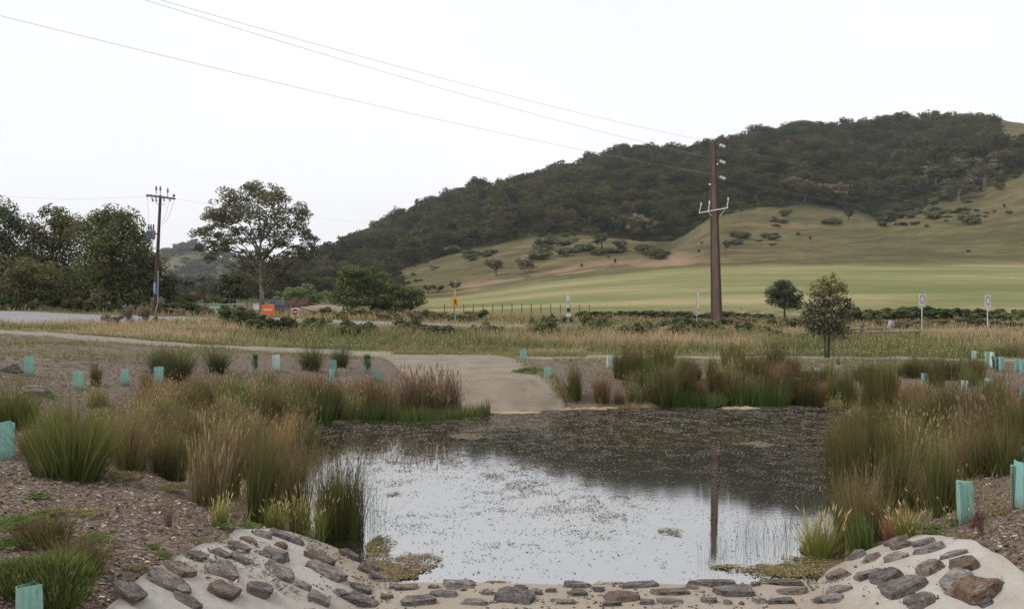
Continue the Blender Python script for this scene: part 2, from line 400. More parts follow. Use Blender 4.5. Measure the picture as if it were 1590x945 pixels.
def rock_mat(name, a, b, c):
    m, nt = new_mat(name)
    oi = nt.nodes.new('ShaderNodeObjectInfo'); tc = nt.nodes.new('ShaderNodeTexCoord')
    ad = nt.nodes.new('ShaderNodeVectorMath'); ad.operation = 'ADD'
    nt.links.new(tc.outputs['Object'], ad.inputs[0])
    sc_ = math2(nt, 'MULTIPLY', oi.outputs['Random'], 37.0); nt.links.new(sc_, ad.inputs[1])
    V = ad.outputs[0]
    n1 = noise(nt, 7, 8, V, (1, 1, 2.2), 0.7); n2 = noise(nt, 26, 8, V, (1, 1, 2.5), 0.75); n3 = noise(nt, 12, 6, V)
    col = ramp(nt, n1, [(0.38, tuple(x * 0.7 for x in a)), (0.5, b), (0.62, tuple(x * 1.3 for x in c))])
    col = mixc(nt, ramp(nt, n3, [(0.53, (0, 0, 0)), (0.6, (0.7, 0.7, 0.7))]), col, (0.26, 0.22, 0.185))
    col = mixc(nt, ramp(nt, n2, [(0.4, (0.75, 0.75, 0.75)), (0.52, (0, 0, 0))]), col, (0.04, 0.034, 0.03))
    k = math2(nt, 'MULTIPLY_ADD', oi.outputs['Random'], 0.5); k.node.inputs[2].default_value = 0.8
    hsv = nd(nt, 'ShaderNodeHueSaturation'); nt.links.new(col, hsv.inputs['Color']); nt.links.new(k, hsv.inputs['Value'])
    finish(nt, hsv.outputs['Color'], 0.8, math2(nt, 'ADD', n2, n1), 1.0, 0.06, 0.3)
    MATS[name] = m
rock_mat('rock_grey', (0.18, 0.155, 0.142), (0.25, 0.214, 0.194), (0.3, 0.258, 0.23))
rock_mat('rock_brown', (0.15, 0.11, 0.085), (0.215, 0.16, 0.125), (0.26, 0.2, 0.155))
rock_mat('rock_dark', (0.12, 0.108, 0.106), (0.175, 0.155, 0.148), (0.22, 0.192, 0.175))
rock_mat('rock_rust', (0.2, 0.1, 0.045), (0.22, 0.145, 0.095), (0.17, 0.125, 0.1))

def water_mat():
    m, nt = new_mat('water')
    tc = nt.nodes.new('ShaderNodeTexCoord'); V = tc.outputs['Object']
    n1 = noise(nt, 3.0, 3, V, (1, 3.0, 1)); n2 = noise(nt, 14, 2, V, (1, 3.0, 1)); n3 = noise(nt, 0.35, 3, V)
    p = finish(nt, (0.022, 0.02, 0.014), 0.03, math2(nt, 'ADD', math2(nt, 'MULTIPLY', n1, 0.7), math2(nt, 'MULTIPLY', n2, 0.3)), 0.022, 0.02, 0.95)
    p.inputs['IOR'].default_value = 3.2
    rr = ramp(nt, n3, [(0.4, (0.015, 0.015, 0.015)), (0.65, (0.05, 0.05, 0.05))]); nt.links.new(rr, p.inputs['Roughness'])
    MATS['water'] = m
water_mat()

def guard_mat(name, c):
    m, nt = new_mat(name)
    n = noise(nt, 14, 4); n2 = noise(nt, 60, 3, None, (1, 1, 0.05))
    col = ramp(nt, n, [(0.3, tuple(x * 0.8 for x in c)), (0.7, c)])
    col = mixc(nt, ramp(nt, n2, [(0.45, (0.22, 0.22, 0.22)), (0.6, (0, 0, 0))]), col, (0.8, 0.84, 0.8))
    tc = nt.nodes.new('ShaderNodeTexCoord'); sx = nt.nodes.new('ShaderNodeSeparateXYZ'); nt.links.new(tc.outputs['Object'], sx.inputs[0])
    n3 = noise(nt, 22, 6); mk = math2(nt, 'SUBTRACT', math2(nt, 'MULTIPLY', n3, 0.3), math2(nt, 'ADD', sx.outputs[2], 0.02)); mk = math2(nt, 'MULTIPLY', mk, 7.0, True)
    col = mixc(nt, math2(nt, 'MULTIPLY', mk, 0.7), col, (0.16, 0.12, 0.085))
    d = nd(nt, 'ShaderNodeBsdfPrincipled'); d.inputs['Roughness'].default_value = 0.45; nt.links.new(col, d.inputs['Base Color'])
    t = nd(nt, 'ShaderNodeBsdfTranslucent'); nt.links.new(col, t.inputs['Color'])
    mx = nd(nt, 'ShaderNodeMixShader', Fac=0.4); nt.links.new(d.outputs[0], mx.inputs[1]); nt.links.new(t.outputs[0], mx.inputs[2])
    o = nt.nodes.new('ShaderNodeOutputMaterial'); nt.links.new(mx.outputs[0], o.inputs['Surface']); MATS[name] = m
guard_mat('guard_aqua', (0.29, 0.62, 0.56)); guard_mat('guard_green', (0.33, 0.64, 0.53)); guard_mat('guard_pale', (0.66, 0.8, 0.74)); guard_mat('guard_teal', (0.2, 0.45, 0.42))

simple('bark', (0.13, 0.105, 0.085), (0.055, 0.042, 0.034), 6, 0.9, 0.5, stretch=(1, 1, 0.25))
simple('bark_pale', (0.3, 0.25, 0.2), (0.14, 0.11, 0.09), 5, 0.85, 0.3, stretch=(1, 1, 0.3))
simple('timber', (0.2, 0.15, 0.115), (0.1, 0.075, 0.055), 9, 0.85, 0.4, stretch=(1, 1, 0.15))
simple('timber_grey', (0.2, 0.18, 0.15), (0.1, 0.085, 0.07), 9, 0.85, 0.4)
simple('rust_steel', (0.095, 0.05, 0.038), (0.05, 0.027, 0.022), 5, 0.75, 0.3, stretch=(1, 1, 0.2))
simple('pole_concrete', (0.21, 0.15, 0.118), (0.145, 0.1, 0.078), 4, 0.9, 0.3, stretch=(1, 1, 0.15))
simple('galv', (0.38, 0.39, 0.4), (0.28, 0.29, 0.3), 20, 0.5, 0.05, 0.4)
simple('galv_white', (0.62, 0.61, 0.58), (0.5, 0.49, 0.46), 20, 0.5, 0.05)
simple('porcelain', (0.75, 0.76, 0.74), (0.65, 0.66, 0.64), 20, 0.2, 0.0, spec=0.6)
simple('insul_dark', (0.12, 0.12, 0.14), (0.08, 0.08, 0.09), 20, 0.3, 0.0, spec=0.6)
simple('wire', (0.4, 0.4, 0.41), (0.34, 0.34, 0.35), 20, 0.5, 0.0, 0.5)
simple('steel_grey', (0.25, 0.26, 0.28), (0.18, 0.19, 0.2), 12, 0.5, 0.05, 0.3)
simple('asphalt', (0.24, 0.24, 0.25), (0.19, 0.19, 0.2), 25, 0.85, 0.3)
simple('gravel_track', (0.275, 0.232, 0.185), (0.13, 0.108, 0.084), 5, 0.95, 0.5)
simple('mud', (0.36, 0.285, 0.175), (0.22, 0.165, 0.09), 5, 0.6, 0.4)
simple('algae', (0.24, 0.175, 0.065), (0.07, 0.062, 0.028), 9, 0.7, 1.0, bdist=0.05, detail=9)
simple('algae_tan', (0.3, 0.25, 0.18), (0.13, 0.11, 0.08), 9, 0.7, 1.0, bdist=0.05, detail=9)
simple('sign_orange', (0.8, 0.17, 0.02), (0.72, 0.14, 0.015), 8, 0.5, 0.0)
simple('sign_white', (0.6, 0.6, 0.6), (0.5, 0.5, 0.5), 8, 0.5, 0.0)
simple('sign_green', (0.1, 0.36, 0.24), (0.07, 0.28, 0.18), 8, 0.5, 0.0)
simple('sign_pale_green', (0.42, 0.6, 0.48), (0.35, 0.52, 0.42), 30, 0.5, 0.0)
simple('sign_red', (0.33, 0.025, 0.03), (0.27, 0.02, 0.025), 8, 0.5, 0.0)
simple('sign_yellow', (0.72, 0.33, 0.01), (0.62, 0.28, 0.01), 8, 0.5, 0.0)
simple('sign_black', (0.025, 0.025, 0.025), (0.02, 0.02, 0.02), 8, 0.5, 0.0)
simple('sign_blue', (0.1, 0.16, 0.42), (0.08, 0.13, 0.35), 8, 0.5, 0.0)
simple('car_blue', (0.06, 0.1, 0.2), (0.055, 0.09, 0.18), 3, 0.25, 0.0, spec=0.6)
simple('glass_dark', (0.03, 0.035, 0.04), (0.025, 0.03, 0.035), 3, 0.08, 0.0, spec=0.7)
simple('rubber', (0.025, 0.025, 0.025), (0.02, 0.02, 0.02), 20, 0.8, 0.1)
simple('lamp_red', (0.4, 0.02, 0.02), (0.35, 0.015, 0.015), 20, 0.3, 0.0)
simple('mound_dirt', (0.33, 0.27, 0.2), (0.2, 0.16, 0.115), 2.5, 0.95, 0.8, bdist=0.15)
simple('heap_brown', (0.1, 0.045, 0.035), (0.04, 0.02, 0.016), 3, 0.95, 1.0, bdist=0.15)
simple('boulder_pale', (0.4, 0.38, 0.37), (0.28, 0.26, 0.25), 4, 0.9, 0.6)
M = MATS
# ------------------------------------------------------------------ setting: ground, hill, water, track, road, ramp, spillway
def grid_faces(nu, nv):
    i = np.arange(nu * nv).reshape(nu, nv)
    return np.stack([i[:-1, :-1].ravel(), i[1:, :-1].ravel(), i[1:, 1:].ravel(), i[:-1, 1:].ravel()], 1)

def build_ground():
    th = np.radians(np.concatenate([np.linspace(-110, -36, 90, endpoint=False), np.linspace(-36, 36, 400, endpoint=False), np.linspace(36, 110, 91)]))
    r = np.concatenate([[0.0], np.geomspace(0.8, 5, 24, endpoint=False), np.geomspace(5, 118, 300)])
    T, Rr = np.meshgrid(th, r, indexing='ij')
    X = Rr * np.sin(T); Y = Rr * np.cos(T)
    Z = H(X, Y)
    d = sd_poly(X, Y, POND)
    n = fbm(X / 3, Y / 3, 41)
    lft = sstep(-9, -13, X) * sstep(20, 26, Y)                     # bare worn soil rising to the left
    mul = (1 - sstep(33, 39, Y + 4 * (n - 0.5))) * (1 - lft * 0.9)
    gr = sstep(38, 48, Y) + 0.35 * sstep(0.45, 0.7, n) * sstep(24, 32, Y)
    gr = np.maximum(gr, 0.9 * np.exp(-((X + 7.2) / 1.4) ** 2 - ((Y - 8.8) / 1.6) ** 2))
    md = 1 - sstep(0.02, 0.16, Z) * 1.0
    C = np.stack([mul, np.clip(gr, 0, 1), md], -1)
    me = mesh_np('ground', np.stack([X, Y, Z], -1), [grid_faces(len(th), len(r))[:, ::-1]], M['ground'], C.reshape(-1, 3), True)
    return tag(link(bpy.data.objects.new('ground', me)), kind='structure')
build_ground()

def build_hill():
    u = np.concatenate([np.linspace(-2.2, -0.65, 50, endpoint=False), np.linspace(-0.65, 0.65, 420, endpoint=False), np.linspace(0.65, 2.2, 51)])
    y = np.concatenate([np.geomspace(96, 420, 150, endpoint=False), np.geomspace(420, 700, 60, endpoint=False), np.geomspace(700, 2600, 24)])
    U, Y = np.meshgrid(u, y, indexing='ij'); X = U * Y
    Z = H(X, Y) - 0.15 * (Y < 100)
    px = CX + FPX * U
    jag = (fbm(X / 12, Y / 12, 51) - 0.5) * 26
    mead = (1 - sstep(DM - 4, DM + 6, Y + jag * 0.35)) * sstep(640, 690, px + (Y - 100) * 0.3 + jag)
    wood = sstep(DF - 12, DF + 16, Y + jag) * np.where(px < 1556, 1.0, Y < 500) * sstep(395, 440, px)
    low = (1 - sstep(430, 620, px)) * 0.6
    wood = np.maximum(wood, low * sstep(150, 300, Y))
    gully = np.exp(-((px - 1385 + (Y - 400) * 0.1) / 60) ** 2) * sstep(330, 380, Y) + np.exp(-((px - 1040) / 40) ** 2) * sstep(300, 350, Y)
    wood = np.maximum(wood, np.clip(gully * 0.9, 0, 1) * sstep(0.4, 0.6, fbm(X / 15, Y / 15, 55)))
    ero = np.exp(-((Y - 252) / 14) ** 2) * sstep(690, 740, px) * (1 - sstep(1040, 1110, px)) * sstep(0.42, 0.6, fbm(X / 14, Y / 6, 57)) * 1.3
    C = np.stack([mead, np.clip(wood, 0, 1), np.clip(ero, 0, 1)], -1)
    Z = Z - ero * 0.8 * sstep(0.5, 0.6, fbm(X / 7, Y / 4, 58))
    me = mesh_np('hill', np.stack([X, Y, Z], -1), [grid_faces(len(u), len(y))], M['hill'], C.reshape(-1, 3), True)
    return tag(link(bpy.data.objects.new('hill', me)), kind='structure')
build_hill()

# the blue-grey hill closing the valley at the far left
_dh = np.array([(-400, 455), (0, 440), (150, 428), (235, 414), (262, 400), (285, 392), (305, 391), (330, 402), (380, 412), (440, 424), (520, 436), (620, 452), (760, 470)])
def dhz(X, Y):
    px = CX + FPX * X / Y
    zr = CH - (np.interp(px, _dh[:, 0], _dh[:, 1]) - HY) / FPX * 1350.0
    t = sstep(820, 1350, Y)
    return -6 + (zr + 6) * t + (fbm(X / 60, Y / 60, 61) - 0.5) * 14 * t - np.maximum(0, Y - 1350) * 0.15
def build_distant():
    u = np.linspace(-0.9, -0.02, 160); y = np.linspace(800, 1700, 70)
    U, Y = np.meshgrid(u, y, indexing='ij'); X = U * Y; Z = dhz(X, Y)
    C = np.stack([0 * X, sstep(0.45, 0.6, fbm(X / 70, Y / 70, 62)) * 0.8, 0 * X], -1)
    me = mesh_np('distant_hill', np.stack([X, Y, Z], -1), [grid_faces(len(u), len(y))], M['hill'], C.reshape(-1, 3), True)
    tag(link(bpy.data.objects.new('distant_hill', me)), kind='structure')
build_distant()

def build_water():
    xs = np.linspace(-9, 13, 12); ys = np.linspace(9.9, 33, 12)
    X, Y = np.meshgrid(xs, ys, indexing='ij')
    me = mesh_np('pond_water', np.stack([X, Y, 0 * X], -1), [grid_faces(12, 12)], M['water'], None, True)
    tag(link(bpy.data.objects.new('pond_water', me)), kind='structure')
build_water()

def strip_between(A, B, n, k, off, name, mat):
    """sheet between two ground polylines (world xy), laid on the ground"""
    A = np.array(A, float); B = np.array(B, float)
    def res(P):
        t = np.linspace(0, 1, len(P)); s = np.linspace(0, 1, n)
        return np.stack([np.interp(s, t, P[:, 0]), np.interp(s, t, P[:, 1])], 1)
    a = res(A); b = res(B); s = np.linspace(0, 1, k)[None, :, None]
    W = a[:, None, :] * (1 - s) + b[:, None, :] * s
    edge = np.minimum(s[0, :, 0], 1 - s[0, :, 0])
    Z = H(W[..., 0], W[..., 1]) + off * np.where(edge < 1e-6, -0.4, 1.0)[None, :]
    me = mesh_np(name, np.concatenate([W, Z[..., None]], -1), [grid_faces(n, k)], mat, None, True)
    me.flip_normals()
    return link(bpy.data.objects.new(name, me))

def gp(l): return [G(*p)[:2] for p in l]
_top = gp([(1, 512), (150, 522), (300, 534), (450, 541), (590, 545), (700, 547), (800, 550), (950, 552), (1150, 554), (1350, 556), (1589, 559)])
_bot = gp([(1, 520), (150, 530), (300, 540), (450, 547), (590, 554), (700, 556), (800, 556), (950, 555.5), (1150, 557), (1350, 559), (1589, 562)])
_top = [(_top[0][0] * 2.2, _top[0][1] - 1)] + _top + [(_top[-1][0] * 2, _top[-1][1] - 2)]
_bot = [(_bot[0][0] * 2.2, _bot[0][1] - 1)] + _bot + [(_bot[-1][0] * 2, _bot[-1][1] - 2)]
TRACK_T, TRACK_B = np.array(_top), np.array(_bot)
tag(strip_between(_bot, _top, 260, 8, 0.05, 'track', M['gravel_track']), kind='structure')

ROAD_N = [(-120, 56), (-60, 57.5), (-31, 58), (-16, 58.3), (0, 58.0), (16, 57), (31, 56.5), (70, 57)]
ROAD_F = [(-120, 65), (-60, 65.5), (-31, 65.5), (-16, 65), (0, 64), (16, 62.5), (31, 62), (70, 62.5)]
tag(strip_between(ROAD_N, ROAD_F, 260, 8, 0.06, 'road', M['asphalt']), kind='structure')

# ramp of broomed concrete slabs running from the track down into the pond
def build_ramp():
    L = np.array(gp([(586, 553)]) + [(-2.3, 26.2)])
    Rr = np.array(gp([(772, 552)]) + [(2.0, 27.6)])
    root = empty('concrete_ramp', (0, 30, 0)); tag(root, kind='structure')
    def at(P, t):
        s = np.concatenate([[0], np.cumsum(np.hypot(*np.diff(P, axis=0).T))]); s /= s[-1]
        return np.array([np.interp(t, s, P[:, 0]), np.interp(t, s, P[:, 1])])
    na, nl = 1, 3
    for i in range(nl):
        for j in range(na):
            n = 25
            tt = np.linspace((i + 0.0006) / nl, (i + 0.9994) / nl, n); ss = np.linspace((j + 0.001) / na, (j + 0.999) / na, n)
            V = []
            for t in tt:
                a = at(L, t); b = at(Rr, t)
                for s in ss: V.append(a + (b - a) * s)
            V = np.array(V); Z = H(V[:, 0], V[:, 1]) + 0.09 + 0.006 * random.random()
            T = np.concatenate([V, Z[:, None]], 1); Bv = T - [0, 0, 0.2]
            q = grid_faces(n, n); ring = [k for k in range(n)] + [k * n + n - 1 for k in range(1, n)] + [n * n - 1 - k for k in range(1, n)] + [k * n for k in range(n - 2, 0, -1)]
            sk = [(ring[k], ring[(k + 1) % len(ring)], ring[(k + 1) % len(ring)] + n * n, ring[k] + n * n) for k in range(len(ring))]
            me = mesh_np('slab', np.concatenate([T, Bv]) - [0, 30, 0], [q, np.array(sk)], M['ramp'])
            link(bpy.data.objects.new('slab', me), root)
build_ramp()

# spillway: pale concrete cradle at the pond's near end
def build_spillway():
    ns, nv = 90, 70
    s = np.linspace(0, 1, ns); v = np.linspace(0, 1, nv)
    x0 = -3.0 + 7.74 * s
    wob = (fbm(s * 9, s * 0 + 2, 71, 3) - 0.5) * 0.14
    yt = np.interp(x0, [-3.0, -2.92, -2.82, -2.6, -2.34, -2.0, -1.8, -1.6, -1.45, 3.1, 3.4, 3.96, 4.4, 4.55, 4.68, 4.74], [10.6, 11.05, 11.5, 11.72, 11.83, 11.7, 11.4, 10.9, 10.45, 10.42, 10.85, 11.15, 11.27, 11.2, 11.05, 10.6]) + wob
    S, Vv = np.meshgrid(s, v, indexing='ij')
    Y = 5.0 + (yt[:, None] - 5.0) * Vv
    xl = np.interp(Y, [5, 8, 9.2, 10, 11], [-3.1, -3.06, -2.88, -2.92, -3.0]); xr = np.interp(Y, [5, 8, 9, 9.7, 10.3, 11], [4.4, 4.41, 4.44, 4.62, 4.71, 4.74])
    X = x0[:, None] + (xl + 3.0) * sstep(0.22, 0.0, S) + (xr - 4.74) * sstep(0.8, 1.0, S) + (np.abs(S - 0.5) * 2) ** 8 * (fbm(Y / 0.7, Y * 0 + 3, 72, 3) - 0.5) * 0.16
    Z = H(X, Y) + 0.045 + (fbm(X / 0.5, Y / 0.5, 73, 3) - 0.5) * 0.03
    T = np.stack([X, Y, Z], -1).reshape(-1, 3)
    ed = np.concatenate([np.arange(nv), np.arange(1, ns) * nv + nv - 1, (ns - 1) * nv + np.arange(nv - 2, -1, -1), np.arange(ns - 2, 0, -1) * nv])
    Bv = T[ed] - [0, 0, 0.16]
    k = len(T); m = len(ed)
    sk = [(ed[i], k + i, k + (i + 1) % m, ed[(i + 1) % m]) for i in range(m)]
    me = mesh_np('concrete_spillway', T, [grid_faces(ns, nv)], M['concrete'], None, True)
    me2 = mesh_np('concrete_spillway', np.concatenate([T, Bv]), [grid_faces(ns, nv), np.array(sk)], M['concrete'], None, False)
    bpy.data.meshes.remove(me)
    o = link(bpy.data.objects.new('concrete_spillway', me2)); tag(o, kind='structure')
    return o
SPILL = build_spillway()

SPOLY = np.array([(-3.08, 4.5), (-3.06, 8), (-2.88, 9.2), (-2.93, 11.05), (-2.82, 11.52), (-2.34, 11.83), (-1.8, 11.42), (-1.45, 10.45), (3.1, 10.42), (3.96, 11.15), (4.4, 11.27), (4.68, 11.05), (4.71, 10.4), (4.62, 9.7), (4.44, 9), (4.41, 8), (4.4, 4.5)])
ROCKS = [(195,930,51,26),(256,911,75,23),(271,892,52,19),(300,870,39,18),(343,892,49,26),(341,865,28,15),(368,874,36,15),(342,927,41,24),(398,920,39,28),(423,865,46,26),(431,893,52,23),
 (365,854,34,18),(385,843,28,12),(403,832,34,15),(441,836,57,19),(434,849,23,15),(489,858,31,12),(492,870,46,19),(503,891,59,23),(541,865,34,17),(493,934,36,17),(289,941,52,14),(572,886,32,18),(588,901,30,10),
 (558,919,33,16),(559,937,60,24),(613,916,23,9),(631,919,38,9),(648,939,53,18),(689,927,45,15),(716,912,50,21),(735,940,45,12),(802,933,60,28),(830,924,25,15),(807,919,25,9),
 (898,913,44,12),(897,925,31,16),(876,940,38,13),(966,932,51,20),(992,914,58,13),(1038,927,64,11),(1040,940,40,11),(950,944,30,7),(1104,909,72,16),(1141,924,60,22),(1101,939,24,11),(1130,942,14,7),(1219,910,66,12),(1237,924,54,12),(1213,940,40,11),
 (1295,936,44,16),(1304,921,44,13),(1308,896,35,19),(1353,893,40,19),(1335,863,32,20),(1356,868,31,20),(1397,842,40,13),(1404,849,33,14),(1394,868,42,19),(1435,846,35,13),(1450,855,46,20),(1485,863,41,16),
 (1450,886,40,24),(1506,882,42,29),(1384,900,46,24),(1416,916,70,29),(1495,912,57,28),(1530,920,90,50),(1438,939,48,20),(1533,944,24,8),
 (600,933,20,9),(672,918,16,7),(760,926,22,9),(856,923,16,7),(930,922,18,8),(1005,941,22,9),(1075,918,18,7),(1172,913,18,7),(1181,938,20,9),(1270,939,16,8),(526,926,22,11),(470,916,24,11)]
RK_MAT = {1530: 'rock_rust', 1506: 'rock_rust', 966: 'rock_rust', 1237: 'rock_brown', 434: 'rock_rust', 343: 'rock_grey', 559: 'rock_dark', 802: 'rock_dark', 300: 'rock_dark', 398: 'rock_dark', 1038: 'rock_brown'}
def rock_mesh(rg, w, d, h, name='stone'):
    bm = bmesh.new(); bmesh.ops.create_icosphere(bm, subdivisions=3, radius=1.0)
    P = np.array([v.co[:] for v in bm.verts])
    # boxy start, then flatten against random cleavage planes
    P = np.sign(P) * np.abs(P) ** 0.34
    for _ in range(7):
        n = rg.normal(size=3); n[2] *= 0.55; n /= np.linalg.norm(n)
        if n[2] < -0.3: n[2] *= -1
        k = rg.uniform(0.7, 1.15); t = P @ n - k
        P = P - np.where(t > 0, t, 0)[:, None] * n
    t = P[:, 2] - rg.uniform(0.55, 0.8) + P[:, 0] * rg.uniform(-0.15, 0.15); P[:, 2] -= np.where(t > 0, t * 0.9, 0)
    sx = rg.uniform(0, 50)
    ln = np.linalg.norm(P, axis=1, keepdims=True)
    P = P * (1 + 0.30 * (fbm(P[:, 0] * 2.2 + sx, P[:, 1] * 2.2 + P[:, 2] * 3.4, 81, 5)[:, None] - 0.5))
    P = P / np.abs(P).max(axis=0) * [w / 2, d / 2, h / 2]
    for v, p in zip(bm.verts, P): v.co = p
    me = bpy.data.meshes.new(name); bm.to_mesh(me); bm.free()
    return me
def build_rocks():
    rg = np.random.default_rng(5)
    for i, (cx, cy, w, h) in enumerate(ROCKS):
        x, y, z = G(cx, cy + h * 0.36)
        s = y / FPX
        W = w * s * 1.1; hh = max(0.5 * h * s * 1.3, 0.055); dd = min(max(2.0 * h * s, 0.5 * W), 1.05 * W)
        if cx == 1530: hh *= 0.7; dd *= 0.75; W *= 0.86
        me = rock_mesh(rg, W, dd, hh * 1.75)
        mname = RK_MAT.get(cx, ['rock_grey', 'rock_grey', 'rock_brown', 'rock_grey', 'rock_dark'][i % 5])
        me.materials.append(M[mname])
        yy = y + dd * 0.42
        o = bpy.data.objects.new('stone', me)
        e = 0.15
        n = Vector((-(Hs(x + e, yy) - Hs(x - e, yy)) / (2 * e), -(Hs(x, yy + e) - Hs(x, yy - e)) / (2 * e) * 0.5, 1)).normalized()
        q = Vector((0, 0, 1)).rotation_difference(n) @ Matrix.Rotation(rg.uniform(-0.3, 0.3), 3, 'Z').to_quaternion()
        o.rotation_mode = 'QUATERNION'; o.rotation_quaternion = q
        o.location = (x, yy, max(Hs(x, yy), 0.0 if cy < 915 else -1) + 0.045 + hh * 0.02)
        link(o, SPILL)
build_rocks()

# algae mats and mud bars: thin ragged rafts lying at the water's edge
def ragged(name, px, py, wpx, hpx, mat, label, cat, group=None, z=0.012, th=0.03, seed=0):
    D = CH * FPX / (py - HY); x = (px - CX) / FPX * D
    rx = wpx / 2 / FPX * D; ry = hpx / 2 / FPX * D * (D / CH)
    nr, na = 9, 64
    V = []; 
    for i in range(nr):
        for k in range(na):
            a = 2 * math.pi * k / na
            e = 1 + 1.5 * (float(fbm(np.array([2 + math.cos(a) * 3.0 + seed]), np.array([2 + math.sin(a) * 3.0]), 91 + seed, 4)[0]) - 0.5)
            t = i / (nr - 1) * e
            V.append((x + rx * t * math.cos(a), D + ry * t * math.sin(a), 0))
    V = np.array(V); r = np.repeat(np.arange(nr) / (nr - 1), na)
    V[:, 2] = z + th * (1 - r ** 3) * (fbm(V[:, 0] * 7, V[:, 1] * 4, 95 + seed, 4) - 0.42) * 1.6 - 0.04 * (r > 0.99)
    f = [(i * na + k, (i + 1) * na + k, (i + 1) * na + (k + 1) % na, i * na + (k + 1) % na) for i in range(nr - 1) for k in range(na)]
    me = mesh_np(name, V, [np.array(f)], M[mat], None, True)
    return tag(link(bpy.data.objects.new(name, me)), label, cat, group)
def raft(px, py, wpx, hpx, cols, label, seed=0, n=900):
    """floating scum: hundreds of small flakes thinning out towards the rim"""
    D = CH * FPX / (py - HY); x = (px - CX) / FPX * D; rx = wpx / 2 / FPX * D * 1.15; ry = hpx / 2 / FPX * D * (D / CH) * 1.15
    rg = np.random.default_rng(900 + seed); n = int(n * 8 * min(max(rx * ry / 0.12, 0.25), 3.0)); a = rg.uniform(0, 6.283, n); r = rg.uniform(0, 1, n) ** 0.6
    e = 1 + 1.3 * (fbm(2 + np.cos(a) * 2.2 + seed, 2 + np.sin(a) * 2.2, 91 + seed, 4) - 0.5)
    X = x + rx * r * e * np.cos(a); Y = D + ry * r * e * np.sin(a)
    k = rg.uniform(0, 1, n) < (1.05 - r ** 2) * (0.25 + 1.6 * sstep(0.4, 0.62, fbm(X * 5, Y * 3, 97 + seed, 4))); X, Y = X[k], Y[k]; n = len(X)
    L = rg.uniform(0.012, 0.045, n); W = L * rg.uniform(0.3, 0.8, n); t = rg.uniform(0, 6.283, n)
    d = np.stack([np.cos(t), np.sin(t), rg.normal(0, 0.12, n)], 1) * (L / 2)[:, None]; p = np.stack([-np.sin(t), np.cos(t), rg.normal(0, 0.15, n)], 1) * (W / 2)[:, None]
    c = np.stack([X, Y, 0.008 + rg.uniform(0, 0.012, n)], 1); V = np.stack([c - d, c - p, c + d, c + p], 1); b = (np.arange(n) * 4)[:, None]
    C = np.repeat(np.array(cols)[rg.integers(0, len(cols), n)] * rg.uniform(0.7, 1.25, (n, 1)), 4, axis=0)
    return tag(link(bpy.data.objects.new('algae_scum', mesh_np('algae_scum', V.reshape(-1, 3), [b + [0, 1, 2, 3]], M['chip'], C))), label, 'algae', 'rafts of algae on the pond', 'stuff')
YE = [(0.145, 0.115, 0.05), (0.19, 0.15, 0.075), (0.1, 0.09, 0.04), (0.23, 0.185, 0.105)]; TN = [(0.25, 0.215, 0.165), (0.3, 0.255, 0.2), (0.18, 0.15, 0.115), (0.14, 0.1, 0.07)]
raft(606, 886, 100, 28, YE, "yellow brown algae raft among the stones at the pond's near left corner", 1, 1300)
raft(588, 852, 40, 36, YE, 'tawny algae at the foot of the tall reeds in the near left corner', 2)
raft(630, 872, 100, 30, TN, 'pale bleached algae film beside the yellow raft at the near left', 3, 500)
raft(1205, 884, 140, 20, YE, 'long yellow algae raft off the near right corner', 4, 1300)
raft(1285, 880, 100, 46, YE, 'olive yellow algae under the bright green sedge at the near right', 5, 1300)
raft(1042, 824, 34, 12, TN, 'small round tan scum patch alone on open water', 6, 170)
raft(770, 906, 38, 8, YE, 'small orange brown scum beside the weir stones left of centre', 7)
raft(950, 908, 60, 10, TN, 'pale scum patch against the weir stones right of centre', 8)
raft(660, 910, 46, 6, TN, 'thin scum streak beside the grey stone on the weir', 9)
raft(612, 766, 24, 6, TN, 'tiny tan scum patch near the tall reeds on open water', 10, 110)
raft(735, 678, 80, 8, TN, 'loose pale scum streak on the far water before the ramp', 14, 400)
raft(1180, 690, 60, 7, TN, 'loose pale scum streak on the dark far water', 15, 400)
ragged('mud_bar', 900, 633, 150, 6, 'mud', 'pale mud bar at the foot of the concrete ramp', 'mud', 'mud bars on the far shore', th=0.08, seed=11)
ragged('mud_bar', 1150, 633, 60, 4, 'mud', 'low mud bar in front of the far reeds', 'mud', 'mud bars on the far shore', th=0.07, seed=12)
ragged('mud_bar', 800, 640, 90, 4, 'mud', 'thin mud bar below the left foot of the ramp', 'mud', 'mud bars on the far shore', th=0.05, seed=13)
